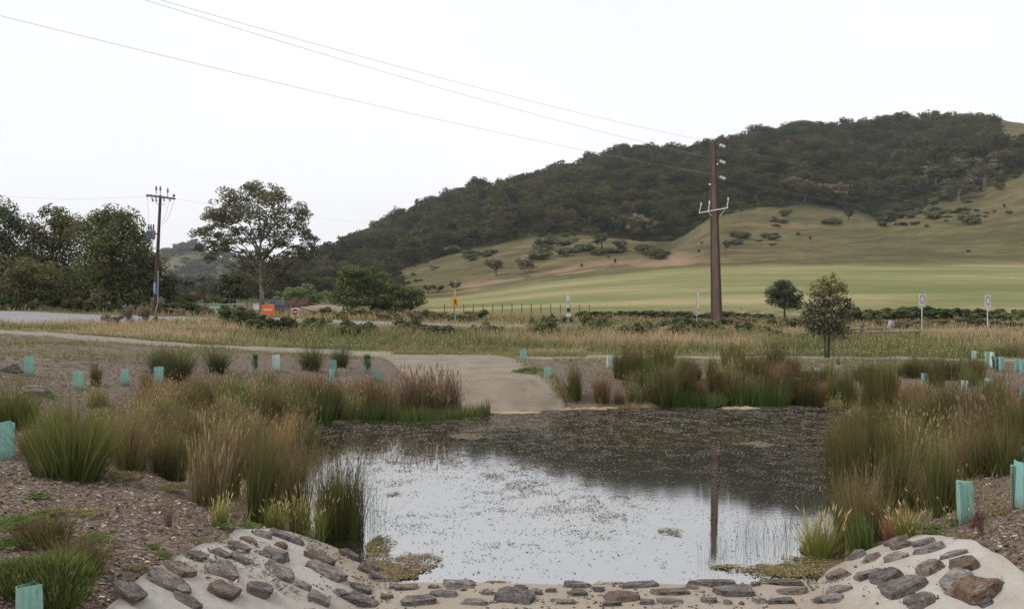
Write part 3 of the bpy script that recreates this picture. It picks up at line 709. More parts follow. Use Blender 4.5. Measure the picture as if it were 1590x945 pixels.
# ------------------------------------------------------------------ vegetation builders
def blades(base, h, w, yaw, lean, curve, cb, ct, seed=None, sl=0.14, sw=0.012, scol=(0.4, 0.32, 0.2), jit=0.42, tb=1.0):
    """many grass blades at once -> V, quads, tris, C. seed: bool mask of blades that carry a seed head"""
    n = len(base); base = np.asarray(base, float)
    L = np.array([0.0, 0.42, 0.78, 1.0]); WF = np.array([1.0, 0.85, 0.5, 0.0])
    dirv = np.stack([np.cos(yaw), np.sin(yaw), 0 * yaw], 1)
    fa = R.uniform(0, 2 * np.pi, n); face = np.stack([np.cos(fa), np.sin(fa), 0 * fa], 1)
    pts = []
    for t in L:
        off = h * (lean * t + curve * t * t)
        z = h * t * np.sqrt(np.clip(1 - (0.6 * (lean + curve * t)) ** 2, 0.1, 1))
        pts.append(base + dirv * off[:, None] + np.stack([0 * z, 0 * z, z], 1))
    V = np.empty((n, 7, 3)); C = np.empty((n, 7, 3))
    k = 1 + R.uniform(-jit, jit, (n, 1)); hue = 1 + R.normal(0, 0.07, (n, 3))
    cb = np.broadcast_to(np.asarray(cb, float), (n, 3)) * k * hue; ct = np.broadcast_to(np.asarray(ct, float), (n, 3)) * k * hue
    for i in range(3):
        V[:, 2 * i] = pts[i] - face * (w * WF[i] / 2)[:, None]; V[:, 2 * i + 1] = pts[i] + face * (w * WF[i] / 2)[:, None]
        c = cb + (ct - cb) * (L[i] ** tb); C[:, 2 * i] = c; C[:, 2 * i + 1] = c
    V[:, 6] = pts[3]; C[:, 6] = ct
    b = (np.arange(n) * 7)[:, None]
    quads = np.concatenate([b + [0, 1, 3, 2], b + [2, 3, 5, 4]]); tris = b + [4, 5, 6]
    V = V.reshape(-1, 3); C = C.reshape(-1, 3)
    if seed is not None and seed.any():
        p = pts[3][seed]; t = p - pts[2][seed]; t /= np.linalg.norm(t, axis=1, keepdims=True) + 1e-9
        m = len(p); ll = sl * R.uniform(0.7, 1.3, (m, 1)); f2 = face[seed]
        p0 = p - t * ll * 0.5
        S = np.stack([p0, p0 + t * ll * 0.45 - f2 * sw, p0 + t * ll * 0.45 + f2 * sw, p0 + t * ll], 1)
        f3 = np.cross(t, f2)
        S2 = np.stack([p0, p0 + t * ll * 0.45 - f3 * sw, p0 + t * ll * 0.45 + f3 * sw, p0 + t * ll], 1)
        sc = np.asarray(scol) * (1 + R.uniform(-0.25, 0.25, (m, 1, 1)))
        o = len(V); q = (np.arange(2 * m) * 4)[:, None] + o + [0, 1, 3, 2]
        V = np.concatenate([V, S.reshape(-1, 3), S2.reshape(-1, 3)]); cc = np.broadcast_to(sc, (m, 4, 3)).reshape(-1, 3)
        C = np.concatenate([C, cc, cc]); quads = np.concatenate([quads, q])
    return V, quads, tris, C

def tussock_mesh(name, n, h, br, spread, w, cb, ct, seedf=0.0, scol=(0.4, 0.32, 0.2), sl=0.14, sw=0.012, droop=0.25, tb=1.0, hv=0.3, stray=0.14):
    a = R.uniform(0, 2 * np.pi, n); rr = np.sqrt(R.uniform(0, 1, n))
    base = np.stack([np.cos(a) * rr * br * 1.25, np.sin(a) * rr * br * 1.25, np.full(n, -0.03)], 1)
    hh = h * (1 - (hv + 0.15) * R.uniform(0, 1, n)) * (1 - 0.22 * rr) * (1 + 0.12 * np.sin(3 * a + h * 7))
    br = br * 1.25
    out = R.uniform(0, 1, n) < stray
    yaw = a + R.normal(0, 0.6, n)
    lean = spread * rr * R.uniform(0.2, 1.2, n) + np.where(out, R.uniform(0.1, 0.6, n), 0)
    cur = droop * R.uniform(0.0, 1.2, n) * (0.4 + rr)
    ww = w * R.uniform(0.6, 1.3, n)
    m = 6; k = R.integers(0, m, n); ca = R.uniform(0, 2 * np.pi, m); cr = R.uniform(0.2, 1.0, m) * br * 0.9; hm = R.uniform(0.62, 1.08, m); hm[0] = 1.08
    base[:, 0] = base[:, 0] * 0.62 + np.cos(ca[k]) * cr[k]; base[:, 1] = base[:, 1] * 0.62 + np.sin(ca[k]) * cr[k]; hh = hh * hm[k]
    ba = R.uniform(0, 2 * np.pi, m); bl = R.uniform(0, 0.22, m)
    lx_, ly_ = np.cos(yaw) * lean + np.cos(ba[k]) * bl[k], np.sin(yaw) * lean + np.sin(ba[k]) * bl[k]
    yaw = np.arctan2(ly_, lx_); lean = np.hypot(lx_, ly_)
    sd = R.uniform(0, 1, n) < seedf
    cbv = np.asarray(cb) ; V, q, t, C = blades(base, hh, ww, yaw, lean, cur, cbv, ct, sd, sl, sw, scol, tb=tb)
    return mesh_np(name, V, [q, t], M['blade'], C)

OL = (0.070, 0.075, 0.026); OLB = (0.085, 0.078, 0.034); GR = (0.075, 0.105, 0.026); DK = (0.032, 0.042, 0.016)
BR = (0.12, 0.088, 0.05); TAN = (0.26, 0.2, 0.11); STRAW = (0.34, 0.28, 0.17); RED = (0.16, 0.085, 0.05); BG = (0.10, 0.155, 0.035)
TM = {}
def T_(k, *a, **kw): TM[k] = tussock_mesh('tussock_' + k, *a, **kw)
# near kinds (unit: metres, height about 1)
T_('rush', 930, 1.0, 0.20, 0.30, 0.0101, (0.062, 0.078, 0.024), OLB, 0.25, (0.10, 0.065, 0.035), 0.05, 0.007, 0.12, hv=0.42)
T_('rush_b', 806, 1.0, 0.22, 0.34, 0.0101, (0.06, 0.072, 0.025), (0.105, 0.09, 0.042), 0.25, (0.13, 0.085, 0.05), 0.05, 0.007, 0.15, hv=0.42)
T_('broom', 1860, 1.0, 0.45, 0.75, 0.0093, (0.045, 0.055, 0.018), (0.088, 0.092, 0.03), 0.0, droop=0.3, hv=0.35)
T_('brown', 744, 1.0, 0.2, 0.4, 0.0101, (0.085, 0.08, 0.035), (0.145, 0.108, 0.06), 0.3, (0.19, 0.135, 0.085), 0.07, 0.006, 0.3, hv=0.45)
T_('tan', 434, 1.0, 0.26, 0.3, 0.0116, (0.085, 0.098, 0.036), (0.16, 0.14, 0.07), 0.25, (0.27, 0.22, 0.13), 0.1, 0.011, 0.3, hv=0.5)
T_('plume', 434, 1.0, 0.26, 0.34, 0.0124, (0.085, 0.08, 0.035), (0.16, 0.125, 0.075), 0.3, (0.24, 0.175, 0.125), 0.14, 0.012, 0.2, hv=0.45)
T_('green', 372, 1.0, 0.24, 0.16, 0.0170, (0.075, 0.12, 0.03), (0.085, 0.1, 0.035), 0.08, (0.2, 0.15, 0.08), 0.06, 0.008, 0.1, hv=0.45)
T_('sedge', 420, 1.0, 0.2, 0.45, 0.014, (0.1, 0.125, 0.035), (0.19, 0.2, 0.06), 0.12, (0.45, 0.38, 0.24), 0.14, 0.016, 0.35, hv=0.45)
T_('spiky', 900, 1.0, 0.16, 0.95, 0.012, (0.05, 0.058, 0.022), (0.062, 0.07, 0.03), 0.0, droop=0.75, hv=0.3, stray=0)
T_('ginger', 434, 1.0, 0.2, 0.42, 0.0124, (0.15, 0.1, 0.05), (0.28, 0.18, 0.1), 0.3, (0.3, 0.21, 0.12), 0.08, 0.008, 0.3, hv=0.45)
T_('thin', 36, 1.0, 0.3, 0.10, 0.007, (0.055, 0.06, 0.03), (0.08, 0.075, 0.04), 0.2, (0.1, 0.07, 0.04), 0.04, 0.006, 0.1, hv=0.6)
# far kinds: broader blades, fewer of them
for k in ('rush', 'rush_b', 'brown', 'tan', 'plume', 'green', 'ginger', 'spiky'): pass
T_('f_rush', 900, 1.0, 0.26, 0.30, 0.013, (0.055, 0.065, 0.024), OLB, 0.15, (0.1, 0.065, 0.035), 0.06, 0.012, 0.12, hv=0.42)
T_('f_brown', 700, 1.0, 0.24, 0.42, 0.013, (0.085, 0.075, 0.035), (0.16, 0.105, 0.06), 0.2, (0.19, 0.12, 0.075), 0.08, 0.012, 0.3, hv=0.45)
T_('f_tan', 520, 1.0, 0.3, 0.3, 0.014, (0.08, 0.094, 0.036), (0.15, 0.13, 0.066), 0.25, (0.24, 0.195, 0.12), 0.11, 0.014, 0.3, hv=0.5)
T_('f_green', 520, 1.0, 0.3, 0.14, 0.017, (0.07, 0.115, 0.03), (0.08, 0.09, 0.035), 0.0, droop=0.1, hv=0.5)
T_('f_plume', 520, 1.0, 0.3, 0.36, 0.014, (0.08, 0.074, 0.035), (0.14, 0.105, 0.065), 0.35, (0.21, 0.155, 0.11), 0.15, 0.018, 0.2, hv=0.45)

def clump(kind, px, py, hpx, wpx, name, label, group, cat='reeds', w0=None):
    """one tussock rooted where the photo shows its foot"""
    x, y, z = G(px, py)
    return clump_at(kind, x, y, hpx * y / FPX, wpx * y / FPX, name, label, group, cat)
NATW = {'broom': 1.7, 'spiky': 2.2, 'sedge': 1.1, 'brown': 1.0, 'rush': 0.85, 'rush_b': 0.9, 'green': 0.65, 'thin': 0.7}
_dm = {}
def dims(kind):
    if kind not in _dm:
        me = TM[kind]; v = np.empty(len(me.vertices) * 3, np.float32); me.vertices.foreach_get('co', v); v = v.reshape(-1, 3)
        _dm[kind] = (float(np.percentile(v[:, 2], 97)), 2 * float(np.percentile(np.hypot(v[:, 0], v[:, 1]), 93)))
    return _dm[kind]
def clump_at(kind, x, y, h, w, name, label, group, cat='reeds'):
    o = bpy.data.objects.new(name, TM[kind])
    hz, wx = dims(kind)
    sx = min(max(w / wx, 0.4 * h / hz), 2.4 * h / hz)
    o.scale = (sx, sx, h / hz); o.location = (x, y, max(Hs(x, y), -0.12)); o.rotation_euler = (random.gauss(0, 0.05), random.gauss(0, 0.05), random.uniform(0, 6.28))
    link(o); return tag(o, label, cat, group)

KW = {'f_tan': 'tan seeding grass clump', 'tan': 'pale seeding grass clump', 'f_brown': 'brown rush clump', 'brown': 'fine brown rush clump', 'f_green': 'green reed clump', 'rush_b': 'olive brown rush clump', 'rush': 'dark green rush clump',
      'f_rush': 'olive rush clump', 'f_plume': 'plumed brown grass clump', 'ginger': 'ginger grass clump', 'f_ging': 'dry ginger tuft'}
def landmark(px):
    for lim, t in ((60, 'by the left border'), (160, 'below the green guard by the boulder'), (220, 'below the notched guard'), (268, 'below the guard at the widest spiky mound'), (370, 'below the smaller spiky mound'), (405, 'below the thin guard'), (460, 'below the whitish guard'), (545, 'below the paired guards'), (620, 'below the teal guards'),
                   (780, 'at the left foot of the ramp'), (915, 'just right of the ramp'), (1000, 'below the small whitish guard'), (1060, 'left of the tall pole'), (1130, 'in line with the tall pole'), (1190, 'just right of the tall pole'), (1245, 'below the round dark tree'), (1330, 'below the young staked tree'), (1400, 'below the timber fence'), (1480, 'below the left speed sign'), (1560, 'below the right speed sign')):
        if px < lim: return t
    return 'by the right border'
def lab(word, px, py, a, b): return word + ', ' + ('back row' if py < a else 'front row' if py > b else 'middle row') + ' ' + landmark(px)
# (kind, foot px, foot py, height px, width px, name, label, category)
RU, GC = 'rush_tussock', 'grass_clump'
NEARL = [
 ('broom', 108, 742, 108, 150, RU, 'big rounded olive green rush bush on the mulch beside the aqua guard', 'rushes'),
 ('broom', 22, 664, 62, 80, RU, 'yellow olive rush bush behind the aqua guard at the left border', 'rushes'),
 ('brown', 205, 728, 92, 90, RU, 'reddish brown rush tussock just right of the big olive bush', 'rushes'),
 ('rush_b', 262, 744, 84, 60, RU, 'olive tussock with bare straw at its foot, two right of the big bush', 'rushes'),
 ('plume', 322, 786, 125, 66, GC, 'tall brown stems with long straw stalks leaning left above the mulch', 'grass'),
 ('rush_b', 352, 770, 105, 70, RU, 'brown green tussock behind the leaning straw stalks', 'rushes'),
 ('rush', 408, 812, 148, 80, RU, 'tall olive brown rush in front, nearest the stone edged spillway', 'rushes'),
 ('brown', 452, 800, 140, 80, RU, 'russet rush between the tall olive rush and the water reeds', 'rushes'),
 ('rush', 538, 832, 140, 78, RU, 'dense dark reed bunch standing at the water\'s near left edge', 'reeds'),
 ('rush_b', 512, 822, 115, 60, RU, 'brown reed bunch just left of the dense dark water reeds', 'reeds'),
 ('thin', 577, 812, 118, 50, RU, 'sparse dark reed stems standing in the water against the bright sky reflection', 'reeds'),
 ('thin', 560, 790, 110, 50, RU, 'loose thin reed stems behind the dense dark water reeds', 'reeds'),
 ('thin', 480, 735, 100, 60, RU, 'thin reed stems in shallow water behind the russet rush', 'reeds'),
 ('sedge', 470, 832, 70, 50, GC, 'pale seeding grass in front of the russet rush', 'grass'),
 ('sedge', 500, 838, 62, 46, GC, 'yellow green grass with cream heads beside the near left corner of the pond', 'grass'),
 ('sedge', 345, 818, 48, 36, GC, 'small light green seeding grass on the mulch above the spillway', 'grass'),
 ('sedge', 425, 822, 45, 44, GC, 'short straw green grass at the top of the left concrete wing', 'grass'),
 ('brown', 395, 745, 90, 70, RU, 'faded brown rush behind the tall olive rush', 'rushes'),
 ('ginger', 425, 700, 66, 60, GC, 'ginger grass at the water edge behind the russet rush', 'grass'),
 ('rush_b', 290, 705, 70, 60, RU, 'olive brown tussock in the thick of the left bank', 'rushes'),
]
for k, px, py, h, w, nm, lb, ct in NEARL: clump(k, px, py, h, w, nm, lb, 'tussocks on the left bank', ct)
rng2 = random.Random(3)
for i in range(70):       # the dense seeding stand between the worn slope and the water
    px = rng2.uniform(150, 480); py = rng2.uniform(636, 725) - (480 - px) * 0.03
    k = rng2.choice(['f_tan', 'tan', 'tan', 'f_brown', 'f_tan', 'f_green', 'rush_b'])
    clump(k, px, py, rng2.uniform(38, 58), rng2.uniform(40, 64), GC, lab(KW[k], px, py, 665, 695), 'seeding grass stand on the left bank', 'grass')
for i in range(26):
    k = rng2.choice(['f_tan', 'tan', 'brown', 'rush_b']); px = rng2.uniform(40, 400); py = rng2.uniform(668, 745)
    clump(k, px, py, rng2.uniform(40, 60), rng2.uniform(45, 65), GC, lab('short ' + KW[k], px, py, 690, 720), 'straw grass around the olive bushes', 'grass')
FARL = [
 ('f_green', 455, 652, 48, 60), ('f_green', 425, 650, 44, 44), ('f_green', 500, 655, 40, 40), ('f_rush', 510, 648, 62, 46), ('ginger', 432, 660, 52, 44), ('f_tan', 545, 648, 48, 50), ('f_brown', 578, 640, 58, 50),
 ('f_tan', 600, 645, 55, 46), ('f_plume', 640, 640, 62, 56), ('f_plume', 672, 642, 66, 60), ('f_plume', 700, 638, 60, 40), ('f_green', 610, 652, 26, 40), ('f_green', 640, 653, 28, 44), ('f_green', 670, 653, 28, 44),
 ('f_green', 700, 650, 26, 44), ('f_green', 730, 648, 24, 40), ('f_green', 750, 644, 28, 26), ('f_brown', 480, 628, 50, 44), ('f_brown', 300, 622, 40, 34), ('f_rush', 228, 618, 36, 26), ('f_brown', 340, 625, 44, 60), ('f_tan', 400, 628, 50, 50),
 ('f_green', 575, 652, 30, 40), ('f_brown', 555, 625, 36, 40), ('f_brown', 525, 630, 40, 40), ('f_tan', 455, 622, 40, 40), ('f_rush', 150, 600, 34, 20), ('f_rush', 420, 605, 26, 34)]
FARLL = {'f_green': 'green reed patch at the water line on the far left shore', 'f_rush': 'dark rush tussock on the far left shore', 'ginger': 'ginger grass tuft at the far left water line',
         'f_tan': 'tan seeding grass clump on the far left shore', 'f_brown': 'brown rush tussock on the far left shore', 'f_plume': 'tall brown plumed grass at the left foot of the ramp'}
for k, px, py, h, w in FARL: clump(k, px, py, h, w, RU if 'rush' in k or 'brown' in k else GC, lab('shore ' + KW[k], px, py, 630, 646), 'far left shore clumps', 'reeds' if k == 'f_green' else 'grass')
SPK = [(275, 590, 46, 86, 'widest dark spiky grass mound below the track at left'), (250, 578, 34, 60, 'dark spiky mound tucked behind the aqua guard at left'), (336, 578, 34, 56, 'smaller dark spiky grass mound right of the widest one'), (484, 576, 38, 56, 'dark spiky grass mound beside the pale guard, left of the ramp'),
       (530, 570, 32, 46, 'spiky grass mound between the paired guards and the ramp')]
for px, py, h, w, lb in SPK: clump('spiky', px, py, h, w, 'spiky_grass', lb, 'spiky grass mounds', 'grass')
FARR = [
 ('f_rush', 893, 620, 50, 32), ('f_brown', 935, 624, 46, 34), ('f_rush', 968, 588, 48, 46), ('f_rush', 992, 580, 42, 30), ('f_rush', 1035, 626, 68, 58), ('f_rush', 1028, 570, 34, 46), ('f_rush', 1078, 590, 30, 26), ('f_rush', 1104, 590, 34, 22),
 ('f_rush', 1138, 578, 42, 44), ('f_rush', 1112, 612, 40, 30), ('f_tan', 1130, 610, 44, 50), ('f_rush', 1165, 600, 46, 36), ('f_rush', 1205, 580, 44, 44), ('f_brown', 1200, 612, 48, 34), ('f_rush', 1243, 626, 46, 56), ('f_brown', 1275, 628, 42, 38),
 ('f_rush', 1314, 634, 62, 28), ('rush', 1352, 640, 84, 44), ('rush', 1380, 640, 84, 44), ('f_brown', 1412, 640, 46, 50), ('f_brown', 1085, 618, 30, 36), ('f_green', 1055, 628, 30, 36), ('f_green', 1080, 629, 24, 36), ('f_green', 1110, 629, 22, 40),
 ('f_green', 1150, 628, 36, 40), ('f_green', 1180, 629, 40, 40), ('f_green', 1212, 628, 36, 36), ('f_tan', 985, 622, 36, 30), ('f_ging', 960, 626, 20, 24), ('f_rush', 1270, 590, 22, 60), ('f_rush', 1350, 590, 24, 50), ('f_green', 1450, 570, 16, 30),
 ('f_tan', 1010, 622, 40, 34), ('f_tan', 1160, 620, 40, 40), ('f_brown', 1440, 585, 30, 40), ('f_rush', 1475, 590, 36, 40), ('f_rush', 1512, 592, 40, 34), ('f_tan', 1545, 552, 22, 30), ('f_tan', 1572, 553, 24, 30)]
FRL = {'f_rush': 'olive rush tussock among the reeds right of the ramp', 'rush': 'tallest dark green rush on the far right shore', 'f_brown': 'brown rush tussock among the reeds right of the ramp', 'f_tan': 'tan seeding grass among the reeds right of the ramp',
       'f_green': 'bright green reed patch at the far water line right of the ramp', 'f_ging': 'pale dry tuft at the far water line right of the ramp'}
for k, px, py, h, w in FARR: clump('f_brown' if k == 'f_ging' else k, px, py, h, w, RU if 'rush' in k or 'brown' in k else GC, lab('far ' + KW[k], px, py, 595, 620), 'clumps across the pond', 'grass' if 'tan' in k or 'ging' in k else 'reeds')
for i in range(40):
    px = rng2.uniform(960, 1260) if i < 26 else rng2.uniform(1290, 1590); py = rng2.uniform(578, 628) if i < 26 else rng2.uniform(575, 640)
    k = rng2.choice(['f_rush', 'f_tan', 'f_green', 'f_brown', 'f_green', 'f_rush'])
    clump(k, px, py, rng2.uniform(24, 42), rng2.uniform(26, 48), GC, lab('low far ' + KW[k], px, py, 595, 615), 'low grass between the far rushes', 'grass')
NEARR = [
 ('rush', 1318, 770, 128, 70, RU, 'tall green reeds at the water, nearest of the right bank stand', 'reeds'),
 ('rush', 1350, 745, 110, 80, RU, 'tall green reeds just behind the nearest right bank stand', 'reeds'),
 ('rush_b', 1302, 722, 80, 60, RU, 'olive reeds at the right water edge, lower than the tall stand', 'reeds'),
 ('brown', 1345, 842, 118, 92, RU, 'brown tangled rush behind the bright green sedge', 'rushes'),
 ('rush_b', 1315, 820, 95, 60, RU, 'brown olive rush beside the sedge at the right water edge', 'rushes'),
 ('rush', 1385, 800, 118, 70, RU, 'olive rush between the brown tangle and the single aqua guard', 'rushes'),
 ('rush', 1462, 798, 118, 62, RU, 'upright olive rush standing right behind the aqua guard on the right bank', 'rushes'),
 ('sedge', 1276, 866, 84, 80, GC, 'bright yellow green sedge at the pond\'s near right corner', 'sedge'),
 ('sedge', 1255, 858, 62, 40, GC, 'thin green grass left of the bright sedge, in the water', 'grass'),
 ('green', 1332, 858, 66, 48, GC, 'strap leaved green clump right of the bright sedge', 'sedge'),
 ('ginger', 1382, 840, 52, 50, GC, 'ginger dead grass above the right concrete wing', 'grass'),
 ('sedge', 1412, 836, 50, 54, GC, 'green grass with cream heads above the right concrete wing', 'grass'),
 ('brown', 1500, 742, 90, 80, RU, 'pinkish brown rush beyond the single aqua guard', 'rushes'),
 ('tan', 1435, 730, 84, 80, GC, 'straw grass among the rushes left of the aqua guard', 'grass'),
 ('rush_b', 1545, 735, 84, 90, RU, 'yellow olive rush behind the guards at the right border', 'rushes'),
 ('plume', 1560, 690, 70, 90, GC, 'pink plumed grass at the right border above the guards', 'grass'),
 ('plume', 1500, 690, 66, 70, GC, 'pink plumed grass right of the straw grass', 'grass'),
 ('rush_b', 1480, 662, 82, 70, RU, 'broad brown olive rush at right with ginger tips', 'rushes'),
 ('rush_b', 1545, 664, 86, 90, RU, 'broad olive rush near the right border above the pink plumes', 'rushes'),
 ('brown', 1440, 660, 62, 70, RU, 'ginger brown rush left of the broad olive rush', 'rushes'),
 ('rush_b', 1400, 720, 74, 80, RU, 'green brown rush in the middle of the right bank', 'rushes'),
 ('rush', 1375, 690, 62, 70, RU, 'green rush behind the tall right bank reeds', 'rushes'),
 ('tan', 1330, 690, 50, 60, GC, 'tan grass at the right water edge behind the tall reeds', 'grass'),
 ('brown', 1430, 790, 80, 60, RU, 'faded rush left of the upright olive rush', 'rushes'),
 ('rush', 1590, 690, 76, 60, RU, 'olive rush cut by the right border', 'rushes'),
]
for k, px, py, h, w, nm, lb, ct in NEARR: clump(k, px, py, h, w, nm, lb, 'tussocks on the right bank', ct)
for i in range(22):
    k = rng2.choice(['tan', 'rush_b', 'rush', 'f_green', 'rush']); px = rng2.uniform(1310, 1590); py = rng2.uniform(665, 735)
    clump(k, px, py, rng2.uniform(40, 64), rng2.uniform(44, 66), GC, lab('low near ' + KW[k], px, py, 690, 712), 'filler grass on the right bank', 'grass')
for px, py, h, w in [(1125, 862, 60, 60), (1150, 850, 70, 60), (1180, 840, 74, 60), (1205, 850, 64, 60), (1230, 845, 70, 50), (1100, 870, 60, 40), (1165, 820, 50, 60), (1215, 820, 50, 60), (1240, 815, 46, 50)]:
    clump('thin', px, py, h, w, RU, 'scattered thin reed stems in open water left of the bright sedge', 'thin stems in open water', 'reeds')
for px, py, h, w in [(598, 820, 20, 24), (634, 828, 24, 30), (652, 822, 26, 20)]:
    clump('thin', px, py, h, w, RU, 'tiny stems in the water right of the dense dark reeds', 'tiny stems by the dark reeds', 'reeds')

# ---- grass nobody could count
def field(name, X, Y, h, w, cb, ct, seedf, scol, sl, sw, lean=0.25, curve=0.2, kind='stuff', label=None, tb=1.0, sink=0.02):
    n = len(X); base = np.stack([X, Y, H(X, Y) - sink], 1)
    V, q, t, C = blades(base, h, w, R.uniform(0, 2 * np.pi, n), R.uniform(0, lean, n), R.uniform(0, curve, n), cb, ct, R.uniform(0, 1, n) < seedf, sl, sw, scol, tb=tb)
    o = link(bpy.data.objects.new(name, mesh_np(name, V, [q, t], M['blade'], C)))
    return tag(o, label, 'grass', None, kind)
def band_pts(n, y0, y1, u0=-0.66, u1=0.66):
    Y = R.uniform(y0, y1, n); X = R.uniform(u0, u1, n) * Y; return X, Y
def off_track(X, Y):
    t = np.interp(X, TRACK_B[:, 0], TRACK_B[:, 1]); t2 = np.interp(X, TRACK_T[:, 0], TRACK_T[:, 1]); return (Y < t - 0.1) | (Y > t2 + 0.15)
X, Y = band_pts(95000, 40, 57.6)
yt = np.interp(X, TRACK_T[:, 0], TRACK_T[:, 1])
k = (Y > yt + 0.3) & (R.uniform(0, 1, len(X)) < 0.25 + 0.75 * sstep(0.3, 0.5, fbm(X / 2.2, Y / 1.4, 101))); X, Y = X[k], Y[k]; yt = yt[k]
g = fbm(X / 9, Y / 2.0, 102); dry = sstep(0.44, 0.66, g * 1.0 + 0.17 * sstep(1.2, 6, Y - yt) - 0.13)[:, None]
hh = (0.26 + 0.42 * sstep(0.5, 4.5, Y - yt)) * R.uniform(0.6, 1.2, len(X)) * (0.7 + 0.6 * fbm(X / 3, Y / 3, 103)) * (0.55 + 0.33 * sstep(-17, -10, X))
cb = np.array((0.085, 0.115, 0.04)) * (1 - dry) + np.array((0.15, 0.14, 0.07)) * dry
ct = np.array((0.13, 0.145, 0.06)) * (1 - dry) + np.array((0.36, 0.285, 0.19)) * dry
field('meadow_grass', X, Y, hh, np.full(len(X), 0.03), cb, ct, 0.25, (0.33, 0.255, 0.18), 0.11, 0.016, label='tall seeding grass, pinkish tan above green, between track and road')
Y = R.uniform(55.2, 57.9, 26000); px_ = R.uniform(190, 1640, 26000); X = (px_ - CX) / FPX * Y
n1 = fbm(X / 4, Y / 2, 115); k = R.uniform(0, 1, len(X)) < sstep(300, 400, px_) * (0.35 + 0.65 * sstep(0.36, 0.5, n1)); X, Y, n1 = X[k], Y[k], n1[k]; dry = sstep(0.5, 0.66, n1)[:, None]
field('roadside_grass', X, Y, R.uniform(0.3, 0.62, len(X)) * (0.55 + 0.7 * n1) * (0.72 + 0.28 * sstep(-11, -6, X)), np.full(len(X), 0.035), np.array((0.075, 0.1, 0.036)) * (1 - dry) + np.array((0.14, 0.12, 0.065)) * dry, np.array((0.11, 0.125, 0.05)) * (1 - dry) + np.array((0.27, 0.215, 0.14)) * dry, 0.15, (0.28, 0.22, 0.15), 0.12, 0.018, label='tall mixed green and straw grass fringing the near side of the road')
X, Y = band_pts(26000, 65.5, 92)
n1 = fbm(X / 5, Y / 4, 111); dry = sstep(0.42, 0.62, n1)[:, None]
field('verge_grass', X, Y, R.uniform(0.15, 0.5, len(X)) * (0.3 + n1), np.full(len(X), 0.06), np.array((0.06, 0.075, 0.028)) * (1 - dry) + np.array((0.14, 0.11, 0.06)) * dry,
      np.array((0.10, 0.11, 0.045)) * (1 - dry) + np.array((0.25, 0.17, 0.11)) * dry, 0.1, (0.25, 0.17, 0.11), 0.15, 0.03, label='rough green and brown verge grass beyond the road')
X, Y = band_pts(110000, 20, 47)
sd = sd_poly(X, Y, POND); n1 = fbm(X / 2.6, Y / 2.6, 121)
lf = sstep(-8, -12, X)
k = (sd > 0.6) & off_track(X, Y) & (R.uniform(0, 1, len(X)) < (0.06 + 0.5 * sstep(0.5, 0.68, n1)) * sstep(22, 38, Y) + 0.45 * lf * sstep(0.42, 0.58, n1))
k &= ~((sd_poly(X, Y, np.array([(-7, 47.5), (1, 47.5), (2.4, 27), (-3.0, 26)])) < 0.1))
X, Y = X[k], Y[k]
field('bank_grass', X, Y, R.uniform(0.05, 0.22, len(X)), np.full(len(X), 0.02), (0.075, 0.09, 0.034), (0.14, 0.125, 0.06), 0.1, (0.24, 0.19, 0.12), 0.05, 0.012, 0.6, 0.3, label='thin short grass over the worn bank below the track')
# soft low growth along the near mulch edges
X = R.uniform(-9, 12, 60000); Y = R.uniform(8, 31, 60000)
sd = sd_poly(X, Y, POND); n1 = fbm(X / 1.2, Y / 1.2, 131)
k = (sd > 0.05) & (sd < 2.6) & (Y > 10.4) & (sd_poly(X, Y, SPOLY) > 0.06) & ~((X > -3.2) & (X < 2.6) & (Y > 26.5)) & (R.uniform(0, 1, len(X)) < 0.75 * sstep(0.35, 0.6, n1 + 0.25 * (1.3 - sd)))
X, Y = X[k], Y[k]
field('shore_grass', X, Y, R.uniform(0.08, 0.45, len(X)) * (0.6 + 0.6 * fbm(X / 0.8, Y / 0.8, 133)), np.full(len(X), 0.009) + 0.006 * (Y > 18), (0.08, 0.095, 0.032), (0.2, 0.16, 0.07), 0.12, (0.38, 0.31, 0.19), 0.05, 0.007, 0.5, 0.4, label='soft low grass between the reeds and the mulch')

# grass creeping in between track and ramp, and along the ramp's edges
pp = np.stack([R.uniform(612, 910, 350), 0 * R.uniform(0, 1, 350)], 1); pp[:, 1] = 550.5 + (pp[:, 0] - 600) * 0.012 + R.normal(0, 1.1, 350)
gxy = np.array([G(a, b)[:2] for a, b in pp]); gx_ = np.repeat(gxy[:, 0], 10) + R.normal(0, 0.09, 3500); gy_ = np.repeat(gxy[:, 1], 10) + R.normal(0, 0.2, 3500)
ed = np.array([G(a, b)[:2] for a, b in [(772, 553), (800, 566), (830, 585), (855, 606), (872, 622)]]); tt = R.uniform(0, 1, 1200) * 4; ii = np.minimum(tt.astype(int), 3); ff = (tt - ii)[:, None]
q_ = ed[ii] * (1 - ff) + ed[ii + 1] * ff + R.normal(0, 0.16, (1200, 2)) + [0.25, 0]
gx_ = np.concatenate([gx_, q_[:, 0]]); gy_ = np.concatenate([gy_, q_[:, 1]])
field('trackside_grass', gx_, gy_, R.uniform(0.08, 0.24, len(gx_)), np.full(len(gx_), 0.022), (0.08, 0.095, 0.036), (0.17, 0.15, 0.075), 0.1, (0.26, 0.21, 0.13), 0.06, 0.012, 0.5, 0.3, label='short grass creeping in between the track and the ramp', sink=-0.05)
